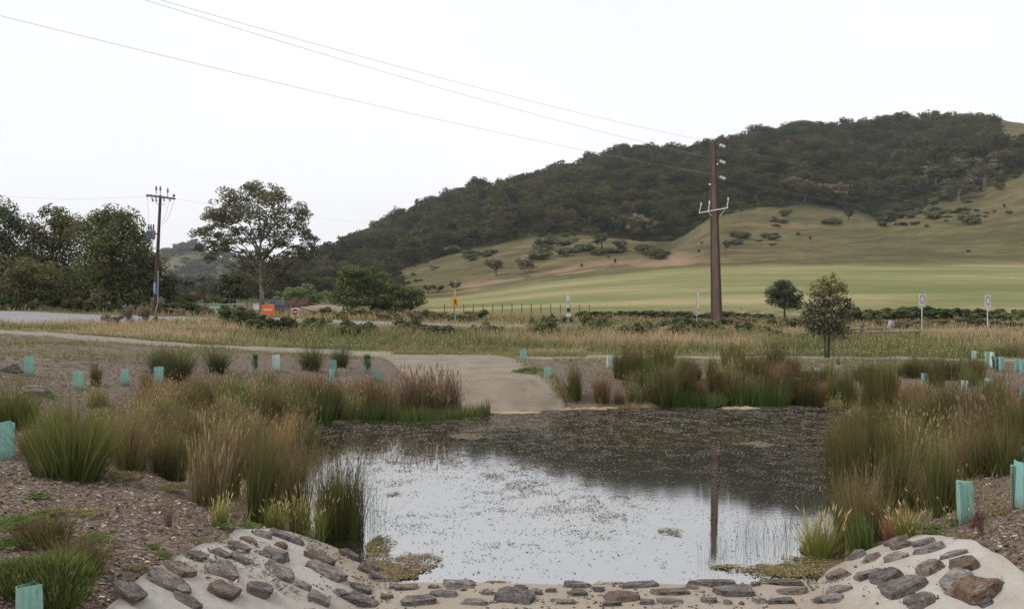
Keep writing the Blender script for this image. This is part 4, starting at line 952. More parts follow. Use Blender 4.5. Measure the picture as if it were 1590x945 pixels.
# loose grit washed onto the weir crest and the foot of the concrete wings
def grit():
    n = 1700; X = R.uniform(-1.9, 3.9, n); Y = R.uniform(8.6, 10.6, n); k = (sd_poly(X, Y, SPOLY) < -0.03) & (sd_poly(X, Y, POND) > -0.02) & (R.uniform(0, 1, n) < 0.15 + sstep(0.42, 0.62, fbm(X / 0.5, Y / 0.5, 147)) * 0.9); X, Y = X[k], Y[k]; n = len(X)
    r = R.uniform(0.005, 0.02, n) * (1 + (R.uniform(0, 1, n) < 0.08)); Z = H(X, Y) + 0.052
    o = np.array([(1, 0, 0), (0, 1, 0), (-1, 0, 0), (0, -1, 0), (0, 0, 0.8), (0, 0, -0.6)]); V = np.stack([X, Y, Z], 1)[:, None, :] + o[None] * r[:, None, None] * R.uniform(0.6, 1.3, (n, 6, 1))
    b = (np.arange(n) * 6)[:, None]; tr = np.concatenate([b + [0, 1, 4], b + [1, 2, 4], b + [2, 3, 4], b + [3, 0, 4], b + [1, 0, 5], b + [2, 1, 5], b + [3, 2, 5], b + [0, 3, 5]])
    C = np.repeat(np.array([(0.14, 0.12, 0.105), (0.2, 0.17, 0.14), (0.1, 0.085, 0.075), (0.28, 0.24, 0.2)])[R.integers(0, 4, n)], 6, axis=0)
    tag(link(bpy.data.objects.new('loose_gravel', mesh_np('loose_gravel', V.reshape(-1, 3), [tr], M['chip'], C))), 'fine grit washed over the weir crest between the stones', 'gravel', None, 'stuff')
grit()

# bark chips on the banks
def chips():
    n = 60000
    D = 6.2 + 22 * R.uniform(0, 1, n) ** 1.5; u = R.uniform(-0.62, 0.62, n); X = u * D; Y = D
    sd = sd_poly(X, Y, POND)
    dx = sd_poly(X, Y, SPOLY)
    edge = fbm(X / 0.5, Y / 0.5, 141)
    k = (sd > 0.5 * (dx > 0)) & ((dx > 0.02) | ((X < -1.2) & (edge > 0.45 + 0.16 * np.clip(-dx / 0.9, 0, 3)) & (R.uniform(0, 1, n) < 0.85)))
    k &= ~((sd_poly(X, Y, np.array([(-7, 47.5), (1, 47.5), (2.4, 27), (-3.0, 26)])) < 0.1))
    X, Y = X[k], Y[k]; n = len(X)
    Z = H(X, Y) + 0.012 + 0.05 * (sd_poly(X, Y, SPOLY) < 0.0)
    L = R.uniform(0.02, 0.075, n) * (1 + 0.25 * (Y > 15)); W = L * R.uniform(0.15, 0.38, n)
    a = R.uniform(0, 2 * np.pi, n); tl = R.normal(0, 0.25, n)
    d = np.stack([np.cos(a), np.sin(a), tl], 1) * (L / 2)[:, None]; p = np.stack([-np.sin(a), np.cos(a), R.normal(0, 0.3, n)], 1) * (W / 2)[:, None]
    c = np.stack([X, Y, Z], 1); up = np.array([0, 0, 1.0]) * 0.012
    V = np.stack([c - d - p * 0.5, c + d - p, c + d * 0.8 + p, c - d * 0.9 + p, c + up], 1)
    b = (np.arange(n) * 5)[:, None]
    tr = np.concatenate([b + [0, 1, 4], b + [1, 2, 4], b + [2, 3, 4], b + [3, 0, 4]])
    pal = np.array([(0.07, 0.05, 0.038), (0.11, 0.081, 0.061), (0.16, 0.121, 0.094), (0.21, 0.165, 0.135), (0.28, 0.235, 0.19), (0.42, 0.37, 0.3), (0.14, 0.09, 0.06)])
    C = np.repeat(pal[R.choice(7, n, p=[.2, .22, .2, .15, .1, .03, .1])] * R.uniform(0.8, 1.2, (n, 1)), 5, axis=0)
    me = mesh_np('bark_mulch', V.reshape(-1, 3), [tr], M['chip'], C)
    tag(link(bpy.data.objects.new('bark_mulch', me)), 'loose bark chip mulch spread over the banks', 'mulch', None, 'stuff')
chips()
def litter():
    n = 900; X = R.uniform(-2.9, 4.3, n); Y = R.uniform(7, 10.9, n); k = (sd_poly(X, Y, POND) > 0.03) & (R.uniform(0, 1, n) < 0.3 + 0.9 * sstep(0.45, 0.7, fbm(X / 0.6, Y / 0.6, 145)))
    X, Y = X[k], Y[k]; n = len(X); L = R.uniform(0.015, 0.06, n); W = L * R.uniform(0.15, 0.4, n); a = R.uniform(0, 6.28, n)
    d = np.stack([np.cos(a), np.sin(a), 0 * a], 1) * (L / 2)[:, None]; p = np.stack([-np.sin(a), np.cos(a), 0 * a], 1) * (W / 2)[:, None]; c = np.stack([X, Y, H(X, Y) + 0.066], 1)
    V = np.stack([c - d, c - p, c + d, c + p], 1); b = (np.arange(n) * 4)[:, None]
    C = np.repeat(np.array([(0.07, 0.05, 0.04), (0.12, 0.09, 0.07), (0.2, 0.16, 0.13)])[R.integers(0, 3, n)], 4, axis=0)
    tag(link(bpy.data.objects.new('leaf_litter', mesh_np('leaf_litter', V.reshape(-1, 3), [b + [0, 1, 2, 3]], M['chip'], C))), 'dry leaf litter strewn over the pale concrete', 'litter', None, 'stuff')
litter()

# weed leaves floating on the pond
def floaters():
    n = 520000
    Y = 10.3 + 20.7 * R.uniform(0, 1, n) ** 0.8; X = R.uniform(-7, 11, n)
    sd = sd_poly(X, Y, POND)
    m = fbm(X / 1.3, Y / 2.2, 151); m2 = fbm(X / 0.25, Y / 0.35, 152, 2)
    dens = 0.08 + 0.42 * sstep(15, 21, Y + 0.5 * X) + 0.45 * sstep(0.4, 0.65, m) * sstep(10.4, 15, Y)
    k = (sd < -0.12) & (R.uniform(0, 1, n) < dens * (0.25 + 1.5 * sstep(0.45, 0.7, m2)))
    X, Y = X[k], Y[k]; n = len(X)
    L = R.uniform(0.014, 0.05, n) * (1 + 0.5 * sstep(14, 28, Y)); W = L * R.uniform(0.25, 0.6, n); a = R.uniform(0, 2 * np.pi, n)
    d = np.stack([np.cos(a), np.sin(a), R.normal(0, 0.10, n)], 1) * (L / 2)[:, None]; p = np.stack([-np.sin(a), np.cos(a), R.normal(0, 0.12, n)], 1) * (W / 2)[:, None]
    c = np.stack([X, Y, np.full(n, 0.006)], 1)
    V = np.stack([c - d, c - p, c + d, c + p], 1); b = (np.arange(n) * 4)[:, None]
    pal = np.array([(0.075, 0.06, 0.05), (0.12, 0.10, 0.085), (0.18, 0.15, 0.125), (0.26, 0.22, 0.19), (0.07, 0.075, 0.035)])
    C = np.repeat(pal[R.choice(5, n, p=[.3, .3, .2, .1, .1])], 4, axis=0)
    me = mesh_np('floating_weeds', V.reshape(-1, 3), [b + [0, 1, 2, 3]], M['chip'], C)
    tag(link(bpy.data.objects.new('floating_weeds', me)), 'small dark weed leaves floating all over the pond', 'weeds', None, 'stuff')
floaters()

# ------------------------------------------------------------------ trees and shrubs
def leaf_cloud(cl, n, s, cols, rg, sharp=0.7, flat=0.0):
    """cl: (m,6) clump centres and radii; n leaves in all; cols (k,3). leaf = folded rhombus of about s"""
    vol = (cl[:, 3] * cl[:, 4] * cl[:, 5]) ** (2 / 3); pick = rg.choice(len(cl), n, p=vol / vol.sum())
    v = rg.normal(size=(n, 3)); v /= np.linalg.norm(v, axis=1, keepdims=True)
    r = rg.uniform(0, 1, (n, 1)) ** (1 / 3) ; r = np.where(rg.uniform(0, 1, (n, 1)) < sharp, 0.55 + 0.45 * r, r)
    c = cl[pick, :3] + v * r * cl[pick, 3:6]
    nv = v * np.array([1, 1, 1.15]) + rg.normal(size=(n, 3)) * 0.42; nv /= np.linalg.norm(nv, axis=1, keepdims=True)
    a = np.cross(nv, rg.normal(size=(n, 3))); a /= np.linalg.norm(a, axis=1, keepdims=True) + 1e-9
    b = np.cross(nv, a); b /= np.linalg.norm(b, axis=1, keepdims=True) + 1e-9
    sz = s * rg.uniform(0.6, 1.35, (n, 1)); a = a * sz * 0.62; b = b * sz * 0.36
    V = np.stack([c - a, c - b, c + a, c + b], 1)
    ck = cols[rg.integers(0, len(cols), len(cl))][pick] * (1 + rg.uniform(-0.22, 0.22, (n, 1)))
    ck = ck * (1 + 0.25 * (rg.uniform(0, 1, (len(cl), 1)) - 0.5))[pick]
    C = np.repeat(ck, 4, axis=0); bi = (np.arange(n) * 4)[:, None]
    return V.reshape(-1, 3), bi + [0, 1, 2, 3], C

def subclumps(blobs, per, frac, rg):
    out = []
    for (x, y, z, rx, ry, rz) in blobs:
        for _ in range(per):
            v = rg.normal(size=3); v /= np.linalg.norm(v); r = rg.uniform(0.35, 1.0)
            f = frac * rg.uniform(0.6, 1.3)
            out.append((x + v[0] * rx * r, y + v[1] * ry * r, z + v[2] * rz * r, rx * f, ry * f, rz * f * 0.8))
    return np.array(out)

def tree(name, blobs_px, D, foot, label, cat, cols, leaf=0.2, dens=3.0, per=9, frac=0.42, group=None, stems=1, trunk_r=0.22, bark='bark', branches=True, seed=1, depth=0.9, mat='leaf', lean=0.0, fork=0.45):
    rg = np.random.default_rng(seed); rr = random.Random(seed)
    fx, fy = foot
    X0 = (fx - CX) / FPX * D; z0 = Hs(X0, D)
    root = empty(name, (X0, D, z0)); tag(root, label, cat, group)
    B = []
    for (px, py, rx, ry) in blobs_px:
        k = D / FPX; rd = depth * (rx + ry) / 2 * k
        B.append(((px - CX) * k - X0, rg.uniform(-0.5, 0.5) * rd * 1.1, CH - (py - HY) * k - z0, rx * k, rd, ry * k))
    cl = subclumps(B, per, frac, rg)
    area = sum(math.pi * b[3] * b[5] for b in B)
    n = int(min(max(area / (leaf * leaf * 0.45) * dens, 300), 48000))
    V, q, C = leaf_cloud(cl, n, leaf, np.array(cols), rg)
    low = V[:, 2] < 0.03; V[low, 2] = 0.03 + rg.uniform(0, 0.1, low.sum())
    link(bpy.data.objects.new('crown', mesh_np('crown', V, [q], M[mat], C)), root)
    mb = MB(); ztop = max(b[2] for b in B); zc = np.mean([b[2] for b in B]); xc = np.mean([b[0] for b in B])
    for s in range(stems):
        ox = (s - (stems - 1) / 2) * trunk_r * 2.2; fz = zc * fork * rr.uniform(0.85, 1.1)
        p0 = Vector((ox, 0, -0.15)); p1 = Vector((ox * 1.6 + xc * 0.15 + lean * fz + rr.uniform(-.1, .1), rr.uniform(-.1, .1), fz * 0.55)); p2 = Vector((ox * 2 + xc * 0.4 + lean * fz * 1.6, rr.uniform(-.2, .2), fz))
        p3 = Vector((p2.x + (xc - p2.x) * 0.5, rr.uniform(-.2, .2), max(zc * 1.02, fz * 1.15)))
        mb.tube([p0, p1, p2, p3], [trunk_r * 1.2, trunk_r * 0.85, trunk_r * 0.6, trunk_r * 0.25], 8)
        if branches:
            for i, b in enumerate(B):
                if i % stems != s: continue
                t = Vector((b[0], b[1], b[2])); mid = p2.lerp(t, 0.5) + Vector((rr.uniform(-.3, .3), rr.uniform(-.3, .3), 0.12 * t.length * 0.3))
                hz_ = min(max(t.z * rr.uniform(0.5, 0.72) / max(p3.z, 0.1), 0.28), 0.97); q0 = p1.lerp(p2, (hz_ * p3.z - p1.z) / max(p2.z - p1.z, .01)) if hz_ * p3.z < p2.z else p2.lerp(p3, (hz_ * p3.z - p2.z) / max(p3.z - p2.z, .01))
                mid = q0.lerp(t, 0.5) + Vector((rr.uniform(-.3, .3), rr.uniform(-.3, .3), 0.06 * t.length))
                mb.tube([q0, mid, t], [trunk_r * 0.42, trunk_r * 0.22, trunk_r * 0.09], 5)
                for c in cl[i * per:(i + 1) * per][:5]:
                    e = Vector(c[:3]); mb.tube([mid.lerp(t, 0.6), mid.lerp(e, 0.65) + Vector((0, 0, 0.1)), e], [trunk_r * 0.16, trunk_r * 0.1, trunk_r * 0.04], 4)
    mb.build('trunk', M[bark], root, True)
    return root

DG = [(0.04, 0.048, 0.022), (0.05, 0.058, 0.025), (0.034, 0.04, 0.02)]
OG = [(0.078, 0.082, 0.03), (0.062, 0.068, 0.025), (0.094, 0.09, 0.034), (0.055, 0.058, 0.023)]
GUM = [(0.075, 0.074, 0.042), (0.058, 0.06, 0.034), (0.09, 0.082, 0.05), (0.068, 0.06, 0.038)]
BGN = [(0.09, 0.14, 0.048), (0.075, 0.12, 0.04), (0.11, 0.16, 0.06)]
LT = 'trees beyond the road at left'
tree('dark_tree', [(6, 332, 20, 26), (24, 345, 14, 16), (14, 372, 32, 30), (-20, 400, 40, 60), (18, 412, 36, 40), (5, 455, 45, 35)], 76, (10, 480), 'blackish pointed tree cut by the left border', 'tree', DG, 0.16, 4.2, 20, 0.58, LT, trunk_r=0.2, seed=21)
tree('olive_tree', [(80, 337, 20, 20), (105, 345, 24, 24), (62, 362, 26, 24), (92, 378, 36, 30), (55, 400, 30, 30), (100, 420, 44, 40), (60, 440, 50, 36)], 80, (85, 480), 'olive green tree between the blackish tree and the big dark one', 'tree', OG, 0.16, 3.8, 20, 0.58, LT, trunk_r=0.2, seed=22)
tree('dark_tree', [(172, 336, 22, 20), (150, 352, 28, 24), (195, 352, 26, 24), (165, 375, 42, 28), (212, 385, 24, 26), (140, 405, 34, 36), (190, 412, 46, 40), (150, 445, 46, 34), (205, 450, 40, 32)], 72, (175, 484), 'big dark green tree left of the thin power pole', 'tree', [(0.045, 0.055, 0.022), (0.058, 0.066, 0.025), (0.075, 0.08, 0.03)], 0.16, 4.4, 22, 0.56, LT, trunk_r=0.2, seed=23)
tree('low_tree', [(38, 420, 34, 24), (78, 432, 32, 24), (20, 448, 34, 26), (62, 455, 40, 24), (102, 460, 26, 20)], 69, (55, 484), 'low olive bush tree in front of the blackish tree', 'tree', OG, 0.14, 4.2, 20, 0.58, LT, trunk_r=0.12, seed=24)
tree('dark_shrub', [(228, 412, 22, 24), (246, 420, 16, 22), (236, 448, 26, 26), (262, 440, 12, 26), (252, 465, 22, 18)], 74, (240, 484), 'dark shrub directly behind the thin power pole', 'shrub', DG, 0.14, 4.4, 20, 0.58, LT, trunk_r=0.1, seed=25)
tree('spindly_tree', [(222, 345, 8, 8), (228, 360, 10, 8), (216, 368, 9, 9), (232, 378, 9, 9), (222, 390, 12, 10)], 78, (225, 484), 'sparse twiggy treetop beside the transformer on the thin pole', 'tree', OG, 0.16, 0.7, 7, 0.5, LT, trunk_r=0.09, seed=26)
tree('gum_tree', [(395, 300, 30, 20), (362, 314, 30, 20), (428, 310, 30, 22), (452, 334, 28, 22), (336, 340, 28, 18), (318, 362, 22, 15), (382, 334, 34, 24), (418, 342, 30, 22), (466, 358, 22, 17), (350, 366, 30, 16), (390, 366, 28, 18), (436, 370, 26, 17), (480, 374, 15, 11), (338, 386, 24, 10), (408, 392, 24, 12), (456, 392, 22, 11), (374, 396, 20, 9), (486, 382, 9, 8), (325, 378, 14, 8), (430, 404, 18, 8), (428, 422, 20, 11), (398, 420, 18, 10), (452, 412, 18, 9), (384, 408, 18, 8), (415, 440, 14, 8), (308, 384, 13, 9), (328, 400, 15, 8), (472, 400, 15, 9), (488, 392, 10, 9), (442, 424, 20, 12), (370, 418, 18, 10), (340, 330, 20, 14), (468, 336, 16, 14)],
     96, (406, 484), 'tall spreading gum tree with open crown against the white sky', 'tree', GUM, 0.19, 2.7, 15, 0.42, None, trunk_r=0.25, bark='bark_pale', seed=27, fork=0.5)
tree('dark_tree', [(362, 428, 22, 14), (350, 444, 18, 18), (380, 444, 20, 18), (365, 462, 30, 16)], 88, (366, 486), 'small dense dark tree in front of the gum trunk', 'tree', [(0.03, 0.036, 0.016), (0.04, 0.046, 0.02)], 0.2, 3.2, 10, 0.4, None, trunk_r=0.14, seed=28)
tree('round_bush', [(548, 424, 28, 13), (582, 430, 24, 15), (530, 440, 18, 18), (562, 446, 30, 20), (598, 450, 24, 18), (545, 466, 32, 18), (585, 470, 34, 17), (628, 455, 22, 14), (645, 464, 17, 13), (622, 474, 30, 13)], 78, (575, 489), 'large dark green spreading bush beside the dirt mound', 'bush', [(0.045, 0.06, 0.023), (0.058, 0.076, 0.027), (0.074, 0.092, 0.032)], 0.15, 5.0, 22, 0.48, None, trunk_r=0.13, seed=29)
tree('willow_bush', [(448, 456, 18, 11), (478, 452, 22, 12), (500, 460, 16, 11), (430, 464, 12, 8), (465, 466, 30, 10)], 112, (470, 482), 'fresh light green bush behind the brown heap', 'bush', BGN, 0.26, 3.0, 10, 0.42, None, trunk_r=0.12, seed=30)
tree('olive_hedge', [(272, 466, 18, 8), (298, 463, 20, 9), (322, 465, 14, 9)], 86, (298, 482), 'low olive and rust coloured hedge behind the mesh gate', 'hedge', [(0.06, 0.06, 0.02), (0.11, 0.06, 0.025), (0.045, 0.05, 0.018)], 0.18, 3.0, 9, 0.45, None, trunk_r=0.08, seed=31)
tree('round_tree', [(1218, 446, 20, 14), (1206, 458, 16, 15), (1232, 460, 15, 15), (1218, 470, 26, 15)], 90, (1219, 492), 'dark round tree standing alone at the foot of the meadow', 'tree', [(0.03, 0.042, 0.02), (0.042, 0.056, 0.026)], 0.14, 4.2, 20, 0.45, None, trunk_r=0.12, seed=32)
for i, (px, ty, w) in enumerate([(285, 428, 26), (318, 424, 24), (335, 436, 22), (300, 440, 30), (270, 445, 24), (265, 420, 16), (420, 432, 30), (448, 440, 26), (405, 440, 26)]):
    tree('valley_tree', [(px - w * .3, ty + 10, w * .45, 9), (px + w * .3, ty + 9, w * .45, 9), (px, ty + 18, w * .7, 13)], 190 + 12 * i, (px, 478), 'grey green valley tree behind the gum and the mesh gate', 'tree', [(0.055, 0.06, 0.043), (0.045, 0.048, 0.035)], 0.5, 2.6, 9, 0.42, 'valley trees behind the gate', trunk_r=0.2, seed=40 + i)

# the young staked tree
yx, yy, yz = G(1284, 557)
yt_ = tree('young_tree', [(1286, 436, 15, 14), (1272, 454, 18, 16), (1302, 452, 18, 15), (1260, 474, 17, 15), (1292, 470, 22, 17), (1314, 470, 14, 14), (1312, 488, 16, 13), (1254, 492, 14, 13), (1282, 490, 24, 16), (1302, 504, 20, 13), (1266, 508, 17, 13), (1288, 516, 20, 11)],
     yy, (1284, 557), 'young tree tied to stakes beside the track, crown going from yellow to grey brown', 'tree', [(0.06, 0.052, 0.034), (0.048, 0.046, 0.028), (0.07, 0.062, 0.036), (0.04, 0.042, 0.025)], 0.095, 2.4, 14, 0.52, None, stems=3, trunk_r=0.035, bark='bark', seed=33, fork=0.75)
for ch in yt_.children:
    if ch.name.startswith('crown'):
        a = ch.data.attributes['Col']; c = np.empty(len(ch.data.vertices) * 4, np.float32); a.data.foreach_get('color', c); c = c.reshape(-1, 4)
        v = np.empty(len(ch.data.vertices) * 3, np.float32); ch.data.vertices.foreach_get('co', v); zz = v.reshape(-1, 3)[:, 2]
        f = sstep(2.75, 3.6, zz)[:, None]                       # fresh yellow growth at the top
        c[:, :3] = c[:, :3] * (1 - f) + np.array((0.105, 0.082, 0.036)) * f; a.data.foreach_set('color', c.ravel())
for dx in (-0.35, 0.32):
    MB().tube([(dx, 0.05, -0.2), (dx, 0.05, 1.35)], 0.025, 6).build('stake', M['timber_grey'], yt_)

# ---- shrubs of which there are many: a few shapes, copied
def shrub_mesh(name, seed, cols, w=1.0, h=0.6, n=900, leaf=0.12, nb=7):
    rg = np.random.default_rng(seed)
    B = [(rg.uniform(-.3, .3) * w, rg.uniform(-.3, .3) * w, h * rg.uniform(.3, .65), w * rg.uniform(.16, .26), w * rg.uniform(.16, .26), h * rg.uniform(.25, .36)) for _ in range(nb)]
    cl = subclumps(B, 6, 0.5, rg); V, q, C = leaf_cloud(cl, n, leaf, np.array(cols), rg); V[:, 2] = np.maximum(V[:, 2], -0.02)
    return mesh_np(name, V, [q], M['leaf'], C)
def htree_mesh(seed, cols, n=420, leaf=0.14):
    """small hillside gum of unit height: crown and trunk in one far-off silhouette"""
    rg = np.random.default_rng(seed)
    B = [(rg.uniform(-.26, .26), rg.uniform(-.26, .26), rg.uniform(.36, .84), rg.uniform(.14, .24), rg.uniform(.14, .24), rg.uniform(.12, .18)) for _ in range(10)]
    cl = subclumps(B, 6, 0.5, rg); V, q, C = leaf_cloud(cl, n, leaf, np.array(cols), rg)
    return V, q, C, B
def htree_proto(name, seed, cols, bark, n=420, leaf=0.09):
    V, q, C, B = htree_mesh(seed, cols, n, leaf)
    mb = MB(); mb.tube([(0, 0, -0.05), (0.02, 0, 0.25), (0.0, 0.02, 0.5)], [0.035, 0.026, 0.02], 6)
    for b in B[:6]: mb.tube([(0.01, 0, 0.3), (b[0] * .5, b[1] * .5, b[2] * .75), b[:3]], [0.018, 0.012, 0.005], 4)
    c = mesh_np('crown', V, [q], M['leaf'], C); t = bpy.data.meshes.new('trunk'); t.from_pydata(mb.v, [], mb.f); t.materials.append(M[bark])
    return c, t
HT = [htree_proto('a', 301, GUM, 'bark_pale'), htree_proto('b', 302, [(0.05, 0.055, 0.028), (0.038, 0.042, 0.022)], 'bark'), htree_proto('c', 303, [(0.1, 0.078, 0.05), (0.13, 0.1, 0.065), (0.085, 0.07, 0.046)], 'bark_pale'), htree_proto('d', 304, [(0.04, 0.03, 0.024), (0.055, 0.04, 0.03)], 'bark')]
def hill_tree(k, px, py, hpx, wpx, label, group=None):
    x, y, z = G(px, py); s = y / FPX
    root = empty('hill_tree', (x, y, z), random.uniform(0, 6)); tag(root, label, 'tree', group)
    w = wpx * s / 0.8
    for nm, me in zip(('crown', 'trunk'), HT[k]):
        o = link(bpy.data.objects.new(nm, me), root); o.scale = (w, w, hpx * s)
for a in [(1, 770, 428, 26, 30, 'left of the two lone trees on the brown slope above the meadow'), (0, 815, 424, 24, 34, 'right of the two lone trees on the brown slope, pale trunked'), (3, 707, 452, 18, 22, 'dark brown bare tree behind the yellow sign'), (3, 680, 454, 14, 26, 'dull purple brown bush tree left of the yellow sign'),
          (3, 664, 455, 16, 20, 'purple brown bush tree between the big bush and the yellow sign'), (2, 990, 374, 46, 50, 'pale topped gum standing out at the wood\'s lower edge'), (2, 1022, 372, 32, 30, 'dull gum right of the pale topped gum'), (1, 935, 388, 26, 34, 'dark round tree on the brown slope below the wood'),
          (1, 960, 390, 18, 30, 'dark low tree beside the dark round tree below the wood'), (2, 1290, 316, 36, 50, 'pale gum at the lower edge of the wood right of the tall pole'), (2, 1250, 312, 34, 46, 'brownish gum at the lower wood edge, left of the pale one'), (2, 1225, 306, 34, 44, 'tall gum at the wood edge right of the tall pole'),
          (0, 1490, 312, 38, 54, 'leaning pale trunked gum above the gully at right'), (2, 1455, 290, 36, 52, 'rust tinged gum above the gully'), (0, 1530, 290, 40, 60, 'broad gum on the spur at the right'), (2, 1480, 262, 36, 56, 'rust topped gum high on the spur at the right'), (0, 1430, 302, 30, 40, 'gum in the gully mouth left of the leaning gum'),
          (1, 1428, 332, 22, 12, 'narrow dark sapling below the gully'), (3, 1318, 342, 22, 20, 'bare grey stag tree on the slope below the wood'), (1, 1127, 392, 20, 16, 'round dark tree close right of the tall pole'), (0, 1505, 280, 38, 50, 'gum behind the leaning gum on the right spur'), (0, 1560, 268, 36, 50, 'gum on the spur near the right border'), (2, 1415, 282, 30, 44, 'brown gum above the gully mouth')]:
    hill_tree(*a)
SH = [shrub_mesh('scrub', 401, [(0.07, 0.082, 0.03), (0.09, 0.1, 0.036)], 1, 0.55, 700, 0.11, 12), shrub_mesh('scrub', 402, [(0.058, 0.062, 0.03), (0.075, 0.076, 0.036)], 1, 0.6, 700, 0.11, 12), shrub_mesh('scrub', 403, [(0.06, 0.066, 0.042), (0.075, 0.078, 0.048)], 1, 0.5, 700, 0.11, 12)]
def hill_shrub(k, px, py, wpx, hpx, label, group):
    hpx = max(hpx, 3.5)
    x, y, z = G(px, py); s = y / FPX
    o = bpy.data.objects.new('hill_shrub', SH[k]); o.location = (x, y, z - 0.1); o.scale = (wpx * s, wpx * s * 0.9, hpx * s / 0.62); o.rotation_euler = (0, 0, random.uniform(0, 6))
    link(o); tag(o, label, 'shrub', group)
rg3 = random.Random(9)
for (x0, x1, y0, y1, n, w0, w1, lb) in [(1140, 1208, 366, 382, 12, 12, 22, 'dark scrub in the thick patch right of the tall pole'), (1190, 1226, 328, 352, 9, 9, 20, 'scrub dotted below the wood right of the tall pole'), (835, 910, 378, 402, 12, 22, 36, 'green bramble in the broad patch below the wood'),
                                    (1370, 1520, 328, 352, 26, 12, 26, 'dark scrub along the foot of the gully'), (1280, 1310, 344, 350, 4, 14, 24, 'low scrub beside the bare stag tree'), (920, 970, 388, 398, 5, 16, 26, 'scrub beneath the dark round tree'),
                                    (610, 700, 408, 440, 8, 6, 10, 'small scrub dot on the slope above the big bush'), (700, 770, 390, 408, 6, 14, 26, 'scrub on the ridge flank left of the bramble patch'), (990, 1040, 388, 400, 6, 16, 28, 'scrub below the pale topped gum'), (1500, 1580, 310, 338, 5, 7, 13, 'scrub dotted on the slope at the right border')]:
    for i in range(n):
        w = rg3.uniform(w0, w1) * 1.25; hill_shrub(rg3.choice([0, 1, 2]) if n > 8 else 1, rg3.uniform(x0, x1), rg3.uniform(y0, y1), w, w * rg3.uniform(0.3, 0.5), lb, lb)
for px, py in [(903, 414), (955, 408), (1504, 391), (1240, 365), (1258, 372), (1440, 352), (1090, 378), (1085, 392), (880, 400), (945, 400), (1105, 390), (1545, 330), (1560, 322), (1470, 344)]:
    hill_shrub(1, px, py, rg3.uniform(5, 9), rg3.uniform(4, 9), 'tiny lone dark shrub dotted on the open brown slope', 'lone dots of scrub on the slope')

VS = [shrub_mesh('verge_bush', 411, [(0.028, 0.04, 0.016), (0.042, 0.055, 0.02), (0.06, 0.07, 0.026)], 1, 0.55, 1600, 0.07), shrub_mesh('verge_bush', 412, [(0.06, 0.075, 0.028), (0.085, 0.095, 0.036)], 1, 0.55, 1600, 0.07), shrub_mesh('verge_bush', 413, [(0.11, 0.085, 0.055), (0.14, 0.1, 0.065), (0.09, 0.085, 0.045)], 1, 0.55, 1500, 0.065), shrub_mesh('verge_bush', 414, [(0.12, 0.11, 0.075), (0.15, 0.13, 0.09), (0.1, 0.1, 0.06)], 1, 0.9, 1200, 0.06)]
def bush(k, px, D, wpx, hpx, label, group, name='verge_bush', cat='bush'):
    x = (px - CX) / FPX * D; s = D / FPX
    o = bpy.data.objects.new(name, VS[k]); o.location = (x, D, Hs(x, D) - 0.05); o.scale = (wpx * s, wpx * s * 0.8, hpx * s / 0.62); o.rotation_euler = (0, 0, random.uniform(0, 6))
    link(o); return tag(o, label, cat, group)
for px in range(912, 1200, 17): bush(0, px + rg3.uniform(-5, 5), rg3.uniform(86, 90), rg3.uniform(40, 60), rg3.uniform(12, 19), 'dark bramble in the meadow foot hedge ' + landmark(px).replace('below', 'above'), 'bramble hedge behind the tall pole', 'bramble_bush')
for px in range(1322, 1600, 19): bush(rg3.choice([0, 0, 1]), px + rg3.uniform(-5, 5), rg3.uniform(80, 88), rg3.uniform(46, 76), rg3.uniform(18, 30), 'bramble in the thicket behind the road signs ' + landmark(px).replace('below', 'behind'), 'bramble thicket behind the speed signs', 'bramble_bush')
for i in range(60):
    px = rg3.uniform(250, 1590); bush(rg3.choice([1, 1, 2, 0, 2]), px, rg3.uniform(66.5, 76), rg3.uniform(24, 50), rg3.uniform(12, 20), 'rough low bush beyond the road ' + landmark(px).replace('below', 'behind'), 'low bushes on the far verge')
for i in range(40):
    px = rg3.uniform(330, 1330); bush(rg3.choice([0, 1, 1]), px, rg3.uniform(54, 57.3), rg3.uniform(30, 64), rg3.uniform(24, 36), 'dark green bush in the tall grass strip ' + landmark(px).replace('below', 'above'), 'bushes on the near verge')
for px, w, h, k, D in [(200, 36, 26, 3, 57.3), (225, 30, 24, 3, 57.2), (180, 30, 20, 2, 57.3), (250, 26, 14, 1, 57), (165, 26, 16, 3, 57.4), (640, 40, 22, 2, 70), (675, 46, 20, 1, 70), (725, 40, 16, 2, 70), (1010, 60, 18, 1, 60)]:
    bush(k, px, D, w, h, 'tall greyish weeds on the verge below the thin pole' if px < 300 else 'weedy scrub on the verge near the yellow sign', 'tall weeds on the near verge' if px < 300 else 'weedy scrub by the yellow sign', 'tall_weeds', 'weeds')

for i, px in enumerate(range(4, 330, 22)): bush([0, 0, 1, 3][i % 4], px + rg3.uniform(-6, 6), rg3.uniform(67, 70), rg3.uniform(34, 50), rg3.uniform(16, 30), 'undergrowth bush at the foot of the trees beyond the road at left', 'undergrowth under the trees at left', 'understory_bush')
